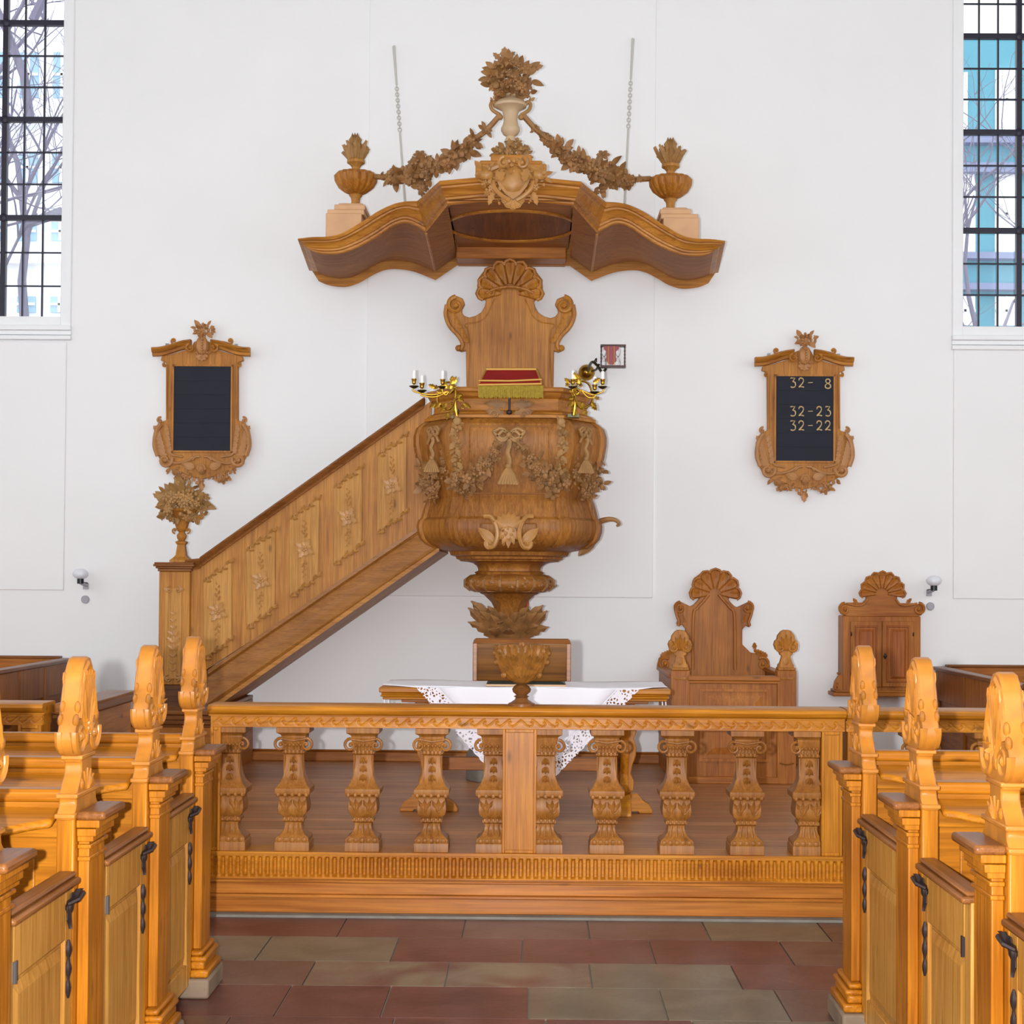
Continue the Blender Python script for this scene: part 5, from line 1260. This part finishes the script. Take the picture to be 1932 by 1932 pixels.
# ============================================================ LECTERN ON THE RAIL
YL = YB-.02
le = thing('lectern', 'dark oak reading desk on a carved acanthus stem, standing on the communion rail', 'lectern', (X(983, YL, 1335), YB, .992))
lx = X(984, YL, 1320); zz_ = lambda p: Z(p, YL, 984); s_ = YL/3000
bm = NB(); lathe(bm, [(r*s_, z_) for r, z_ in ((25, .992), (25, 1.004), (20, 1.01), (13, zz_(1320)), (11, zz_(1316)), (15, zz_(1314)), (10, zz_(1311)), (16, zz_(1306)), (18, zz_(1300)), (14, zz_(1294)), (9, zz_(1291)), (13, zz_(1288)), (16, zz_(1282)))], lx, YL, 32)
meshobj('stem', bm, wood('turned_dark_oak', lin(96, 58, 26), lin(134, 84, 42), 'X', .35), le)
bm = NB(); lathe(bm, [(r*s_, zz_(p)) for r, p in ((13, 1287), (26, 1279), (36, 1268), (43, 1252), (47, 1236), (48, 1224), (40, 1216), (10, 1213))], lx, YL-.02, 60, 1, .5, 12, .1)
cup = meshobj('carved_cup', bm, M['bronze'], le)
bm = NB(); r_ = random.Random(2)
for k in range(-4, 5):
    a_ = k*.11; leaf(bm, (lx+k*.017, YL-.045-.008*(4-abs(k)), zz_(1279-abs(k)*2.5)), (sin(a_), -.2+.05*abs(k), cos(a_)), (0, -1, .1), .175-.006*abs(k), .022, .02, 5, .35, 12)
for k in range(-3, 4): leaf(bm, (lx+k*.02, YL-.07, zz_(1262)), (sin(k*.3), -.2, 1), (0, -1, .1), .09, .018, .3, 3, .4); ell(bm, (lx+k*.034, YL-.075+.007*abs(k), zz_(1216+abs(k)*4)), (.017, .014, .016), None, 7, 5)
for q in (-1, 1):
    ell(bm, (lx+q*.085, YL-.04, zz_(1273)), .016, None, 7, 5); ell(bm, (lx+q*.128, YL-.03, zz_(1232)), .014, None, 7, 5); ell(bm, (lx+q*.122, YL-.03, zz_(1249)), .014, None, 7, 5)
meshobj('acanthus_carving', bm, M['bronze'], cup)
a, b = at(892, 1206, YL-.02), at(1077, 1287, YL-.02)
bm = NB(); Yf = YL-.005
# board leaning away from the congregation
loft(bm, [[(a.x+e, Yf+y_-f, z_), (b.x-e, Yf+y_-f, z_), (b.x-e, Yf+y_+.035, z_+.0), (a.x+e, Yf+y_+.035, z_)] for z_, y_, e, f in ((b.z, .03, .002, 0), (b.z+.008, .03, 0, .004), (a.z-.02, .0, 0, .004), (a.z, .01, .006, 0))])
meshobj('desk_board', bm, M['walnut'], le, bevel=.004)
bm = NB(); loft(bm, [[(a.x+.0, Yf-.012, a.z-.018), (b.x, Yf-.012, a.z-.018), (b.x-.0, Yf+.05, a.z-.012), (a.x+.0, Yf+.05, a.z-.012)], [(a.x+.012, Yf+.002, a.z), (b.x-.012, Yf+.002, a.z), (b.x-.012, Yf+.045, a.z+.004), (a.x+.012, Yf+.045, a.z+.004)]])
for x0, x1 in ((a.x, a.x+.022), (b.x-.022, b.x)): box(bm, x0, x1, Yf-.006, Yf+.06, b.z+.002, a.z-.018)
meshobj('desk_edge', bm, M['capX'], le, bevel=.003)

# ============================================================ STALL
YSf = 11.36
sx = X(1385, YSf, 1350)
sl = thing('clergy_stall', 'enclosed oak stall with shell topped back and two finial posts, right of the table', 'stall', (sx, 11.9, PZ))
pf = lambda a_, b_, Y=YSf: at(a_, b_, Y)
bm = NB(); p, q = pf(1300, 1276), pf(1470, 1276); box(bm, p.x, q.x, YSf+.03, YSf+.07, PZ, p.z)
fpn = meshobj('front_panel', bm, M['stlZ'], sl)
bm = NB(); a, b = pf(1326, 1305), pf(1446, 1433); 
for x0, x1, z0, z1 in ((a.x-.02, a.x, b.z, a.z), (b.x, b.x+.02, b.z, a.z), (a.x-.02, b.x+.02, a.z, a.z+.02), (a.x-.02, b.x+.02, b.z-.02, b.z)): box(bm, x0, x1, YSf+.015, YSf+.04, z0, z1)
loft(bm, [[(a.x+e, YSf+.03-y_, b.z+e), (b.x-e, YSf+.03-y_, b.z+e), (b.x-e, YSf+.03-y_, a.z-e), (a.x+e, YSf+.03-y_, a.z-e)] for e, y_ in ((.03, 0), (.03, .003), (.08, .014))])
meshobj('panel_moulding', bm, M['stlZ'], fpn, smooth=False)
bm = NB(); box(bm, p.x-.01, q.x+.01, YSf-.01, YSf+.09, p.z-.03, p.z+.005); box(bm, p.x, q.x, YSf+.0, YSf+.08, p.z-.05, p.z-.03); meshobj('top_rail', bm, M['stlX'], sl, bevel=.006); bm = NB(); box(bm, p.x, q.x, YSf+.0, YSf+.08, PZ, PZ+.05); meshobj('skirting', bm, M['stlX'], sl, bevel=.006)
for q_, (l, r_) in ((-1, (1266, 1302)), (1, (1467, 1503))):
    a, b = pf(l, 1265), pf(r_, 1265); bm = NB(); box(bm, a.x, b.x, YSf, YSf+.13, PZ, a.z)
    po = meshobj('post', bm, M['stlZ'], sl, bevel=.006)
    cx = (a.x+b.x)/2; cxp = (l+r_)/2; zp = lambda p_: Z(p_, YSf, cxp)
    F2 = [(15, 1262), (15, 1255), (12, 1252), (9, 1243), (8, 1238), (12, 1236), (12, 1233), (20, 1226), (23, 1217), (21, 1210), (17, 1207), (16, 1200), (10, 1192), (5, 1189)]
    s2 = YSf/3000; bm = NB(); prism(bm, [V((cx-w_*s2, YSf+.04, zp(p_))) for w_, p_ in F2]+[V((cx+w_*s2, YSf+.04, zp(p_))) for w_, p_ in reversed(F2)], (0, .06, 0))
    box(bm, cx-.062, cx+.062, YSf+.005, YSf+.125, a.z, zp(1261)+.004)
    fn = meshobj('finial', bm, M['canZ'], po, bevel=.006)
    bm = NB()
    for s in (-1, 1): scroll(bm, (cx+s*.042, YSf+.035, zp(1223)), (s, 0, 0), (0, 0, 1), .034, 1.3, .01, PI*.4, -1)
    for k in range(-2, 3): leaf(bm, (cx, YSf+.038, zp(1228)), (sin(k*.35), 0, cos(k*.35)), (0, -1, 0), .12-.012*abs(k), .016, .05, 2, .5)
    leaf(bm, (cx, YSf+.038, zp(1240)), (0, 0, -1), (0, -1, 0), .06, .025, .05)
    for s in (-1, 1): leaf(bm, (cx, YSf-.004, a.z-.06), (s, 0, .1), (0, -1, 0), .05, .01, .1); tube(bm, curve([(cx-.05, YSf-.004, PZ+.15), (cx, YSf-.004, PZ+.14), (cx+.05, YSf-.004, PZ+.15)], 4), .005, 5)
    meshobj('finial_carving', bm, M['canZ'], fn)
for q_, (xa, za_) in ((-1, (1241, 1263)), (1, (1463, 1268))):
    bk_ = at(1241 if q_ < 0 else 1455, 1268, YW-.05) ; fr_ = pf(1266, 1280) if q_ < 0 else pf(1503, 1280)
    xb = X(1241, YW-.06, 1300) if q_ < 0 else X(1462, YW-.06, 1300)
    x_ = fr_.x+(.01 if q_ < 0 else -.05)
    bm = NB(); prism(bm, [V((x_, YSf+.1, PZ)), V((x_+.04, YSf+.1, PZ)), V((x_+.04, YSf+.1, 1.0)), V((x_, YSf+.1, 1.0))][:0] or [V((x_+.0, YSf+.1, PZ)), V((x_+.0, YW-.02, PZ)), V((x_+.0, YW-.02, .9)), V((x_+.0, YSf+.1, .9))], (.04, 0, 0))
    sp_ = meshobj('side_panel', bm, M['stlY'], sl); bm = NB(); box(bm, x_-.02, x_+.06, YSf+.1, YW-.02, .9, .93); meshobj('arm_rail', bm, M['stlY'], sl, bevel=.008)
bm = NB(); box(bm, X(1290, 11.9), X(1470, 11.9), 12.1, YW-.03, .55, .59); meshobj('seat', bm, M['stlX'], sl)
YSB = YW-.07
def fig7(u, v): return (1200+u/3.22, 1040+v/3.22)
hl = [(478, 112), (440, 125), (400, 130), (352, 165), (350, 215), (358, 255), (385, 285), (375, 300), (350, 325), (330, 335), (310, 325), (262, 302), (232, 325), (238, 365), (262, 400), (246, 440), (258, 458), (280, 445), (300, 470), (300, 560), (250, 610), (185, 620), (140, 650), (128, 700), (160, 720), (160, 900)]
mm = 473
fl_ = [fig7(*p_) for p_ in hl]+[fig7(2*mm-u, v+6) for u, v in reversed(hl[1:])]
bm = NB(); outline(bm, fl_, YSB, .055); sb = meshobj('back_panel', bm, M['canZ' if 0 else 'stlZ'], sl, bevel=.005)
bm = NB(); c = at(*fig7(480, 262), YSB); shell(bm, c, .185, 7, -12, 192, .035, inner=.25)
for q in (-1, 1):
    P2 = lambda d, v: at(*fig7(mm+q*d, v), YSB-.008)
    scroll(bm, P2(102, 228), (q, 0, 0), (0, 0, 1), .035, 1.2, .011, PI/2, -1); scroll(bm, P2(205, 345), (q, 0, 0), (0, 0, 1), .045, 1.3, .014, PI/2, -1)
    tube(bm, curve([P2(235, 350), P2(225, 390), P2(212, 430), P2(218, 455)], 5), .012, 6); scroll(bm, P2(298, 685), (q, 0, 0), (0, 0, 1), .05, 1.4, .014, PI*.7, -1)
    for k in range(4): leaf(bm, P2(325-k*14, 640-k*6), (-q*.9, 0, .5), (0, -1, 0), .07, .02, .2)
    leaf(bm, P2(248, 595), (-q*.1, 0, 1), (0, -1, 0), .06, .018, .3)
    tube(bm, curve([P2(128, 720), P2(125, 400), P2(100, 345), P2(60, 300), P2(30, 262)], 4), .012, 6)
    for k in range(5): leaf(bm, P2(216-k*4, 372+k*10), (-q*.7, 0, -.4), (0, -1, 0), .05, .014, .2)
meshobj('shell_and_scrolls', bm, M['stlZ'], sb)

# ============================================================ WALL CUPBOARD
YCB = YW-.2
cu = thing('wall_cupboard', 'dark oak wall cupboard with two doors and a scallop crest, right of the stall', 'cupboard', at(1663, 1315, YW-.1))
a, b = at(*fig7(1257, 392), YCB), at(*fig7(1728, 862), YCB)
bm = NB(); box(bm, a.x, b.x, YCB, YW-.005, b.z, a.z); cb = meshobj('body', bm, M['stlZ'], cu, bevel=.006)
bm = NB(); e = at(*fig7(1196, 858), YCB-.02); f = at(*fig7(1786, 886), YCB-.02); box(bm, e.x, f.x, YCB-.03, YW-.005, f.z, e.z); box(bm, e.x+.02, f.x-.02, YCB-.015, YW-.005, e.z, e.z+.02); meshobj('shelf', bm, M['stlX'], cu, bevel=.006)
hc = [(1495, 140), (1460, 150), (1420, 170), (1385, 200), (1380, 240), (1400, 270), (1398, 292), (1380, 312), (1340, 312), (1290, 312), (1250, 325), (1240, 355), (1250, 385), (1290, 396)]
mm2 = 1493
bm = NB(); outline(bm, [fig7(*p_) for p_ in hc]+[fig7(2*mm2-u, v+4) for u, v in reversed(hc[1:])], YCB-.005, .05); cr = meshobj('crest', bm, M['stlX'], cu, bevel=.005)
bm = NB(); shell(bm, at(*fig7(1494, 262), YCB-.01), .165, 9, -8, 188, .03, inner=.3)
for q in (-1, 1):
    P2 = lambda d, v: at(*fig7(mm2+q*d, v), YCB-.012)
    scroll(bm, P2(90, 235), (q, 0, 0), (0, 0, 1), .03, 1.2, .01, PI/2, -1); scroll(bm, P2(225, 352), (q, 0, 0), (0, 0, 1), .045, 1.3, .013, PI/2, -1)
    leaf(bm, P2(150, 318), (q*.6, 0, .7), (0, -1, 0), .06, .015, .3); tube(bm, curve([P2(215, 318), P2(150, 330), P2(110, 322), P2(85, 290)], 5), .009, 6)
meshobj('crest_carving', bm, M['stlX'], cr)
for q, (l, r_) in ((-1, (1303, 1492)), (1, (1496, 1688))):
    p, o_ = at(*fig7(l, 425), YCB-.015), at(*fig7(r_, 825), YCB-.015)
    bm = NB(); box(bm, p.x, o_.x, YCB-.018, YCB+.002, o_.z, p.z); d = meshobj('door', bm, M['stlZ'], cu, bevel=.004)
    bm = NB(); m_ = .045; loft(bm, [[(p.x+e_, YCB-y_, o_.z+e_), (o_.x-e_, YCB-y_, o_.z+e_), (o_.x-e_, YCB-y_, p.z-e_), (p.x+e_, YCB-y_, p.z-e_)] for e_, y_ in ((m_-.012, .017), (m_-.008, .026), (m_, .026), (m_+.006, .014), (m_+.02, .02), (m_+.035, .03))])
    meshobj('door_panel', bm, wood('reddish_panel_oak%d' % q, lin(140, 74, 28), lin(170, 96, 40), 'Z', .4), d, smooth=False)
    bm = NB(); hx = p.x+.006 if q < 0 else o_.x-.006
    for z in (p.z-.1, o_.z+.1): ell(bm, (hx, YCB-.022, z), (.006, .008, .018))
    meshobj('hinge', bm, M['dark'], d)
    if q > 0:
        bm = NB(); kx = p.x+.022; kz = Z(*(1238, YCB), 1680); ell(bm, (kx, YCB-.022, kz), (.009, .005, .024)); ell(bm, (kx, YCB-.022, kz), (.016, .005, .01)); tube(bm, [(kx, YCB-.02, kz), (kx, YCB-.045, kz)], .004); meshobj('keyhole_plate', bm, M['dark'], d)
for q in (-1, 1):
    bm = NB(); P2 = lambda d, v: at(*fig7(mm2+q*d, v), YCB-.01)
    prism(bm, [P2(238, 750), P2(262, 755), P2(284, 790), P2(292, 830), P2(280, 852), P2(238, 852)], (0, .04, 0)); scroll(bm, P2(270, 825), (q, 0, 0), (0, 0, 1), .028, 1.2, .009, PI*.6, -1); ell(bm, P2(262, 742), (.016, .015, .012))
    meshobj('side_scroll', bm, M['stlZ'], cu)

# ============================================================ WALL LAMPS AND DISCS
for px, py, q, dl, dd in ((152, 1083, -1, 'left', (160, 1131)), (1762, 1096, 1, 'right', (1756, 1144))):
    c = at(px, py, YW-.16)
    l_ = thing('wall_lamp', 'unlit opal globe wall lamp with black socket, %s' % ('left of the pulpit stairs' if q < 0 else 'above right of the wall cupboard'), 'lamp', (c.x, YW, c.z-.06), 'opal wall lamps')
    bm = NB(); ell(bm, c, (.06, .055, .042), None, 20, 12); meshobj('globe', bm, M['globe'], l_)
    bm = NB(); lathe(bm, [(.026, c.z-.076), (.026, c.z-.036)], c.x, c.y, 16); tube(bm, [(c.x, c.y, c.z-.068), (c.x-q*.012, YW-.02, c.z-.072)], .008); meshobj('socket', bm, M['black'], l_)
    bm = NB(); tube(bm, [(c.x, c.y, c.z-.07), (c.x-q*.01, YW-.01, c.z-.09)], .014); box(bm, c.x-.02, c.x+.02, YW-.02, YW, c.z-.12, c.z-.07); meshobj('bracket', bm, M['greyp'], l_)
    d = at(dd[0], dd[1], YW-.02); bm = NB(); rings = [[(d.x+r_*cos(2*PI*k/20), YW-y_, d.z+r_*sin(2*PI*k/20)) for k in range(20)] for r_, y_ in ((.032, .0), (.032, .014), (.028, .02))]
    loft(bm, rings); tag(meshobj('junction_box', bm, M['greyp'], None, origin=(d.x, YW-.01, d.z)), 'small round grey box on the wall below the %s opal lamp' % dl, 'junction box', 'round boxes below the lamps')

# ============================================================ SIDE BOX PEWS
def boxpew(q, label):
    xw = X(131, YW-.05, 1243) if q < 0 else X(1769, YW-.05, 1258)
    zt_ = at(65, 1241, YW-.05).z if q < 0 else at(1850, 1258, YW-.05).z
    y0 = 10.75 if q < 0 else 10.3
    t = thing('box_pew', label, 'box pew', (xw+q*.6, 11.6, PZ), 'box pews against the wall')
    bm = NB(); xs_ = sorted((xw, xw+q*.05)); box(bm, xs_[0], xs_[1], y0, YW-.04, PZ, zt_-.03); sd = meshobj('side_partition', bm, M['stlY'], t)
    bm = NB(); f = xw-q*.018; e = sorted((xw-q*.02, xw+q*.0))
    L_ = YW-.1-y0; n = 3
    for k in range(n+1): yy = y0+L_*k/n; box(bm, e[0], e[1], yy-.045, yy+.045, PZ, zt_-.03)
    m0, m1 = (e[0]+.004, e[1]) if q > 0 else (e[0], e[1]-.004); box(bm, m0, m1, y0, YW-.05, zt_-.26, zt_-.03); box(bm, m0, m1, y0, YW-.05, PZ, PZ+.12)
    meshobj('frame_rails', bm, M['stlZ'], sd, bevel=.003)
    bm = NB(); xs_ = sorted((xw-q*.035, xw+q*.065)); box(bm, xs_[0], xs_[1], y0-.02, YW-.03, zt_-.03, zt_); meshobj('cap', bm, M['capY'], t, bevel=.008)
    bm = NB(); xs_ = sorted((xw+q*.0, xw+q*2.8)); box(bm, xs_[0]+(.066 if q > 0 else 0), xs_[1]-(.066 if q < 0 else 0), YW-.09, YW-.02, PZ, zt_-.005); meshobj('back_board', bm, M['stlX'], t)
    bm = NB(); box(bm, xs_[0]+(.066 if q > 0 else 0), xs_[1]-(.066 if q < 0 else 0), YW-.11, YW-.012, zt_-.004, zt_+.016); meshobj('back_cap', bm, M['capX'], t, bevel=.006)
    bm = NB(); xs_ = sorted((xw+q*.07, xw+q*2.8)); box(bm, xs_[0], xs_[1], 11.9, YW-.1, .5, .54); meshobj('seat', bm, M['stlX'], t)
    bm = NB(); xs_ = sorted((xw-q*.02, xw+q*.06)); box(bm, xs_[0], xs_[1], y0-.06, y0+.02, PZ, zt_+.012); meshobj('post', bm, M['stlZ'], t, bevel=.005)
boxpew(-1, 'brown panelled box pew against the wall at the far left'); boxpew(1, 'brown panelled box pew against the wall at the far right')
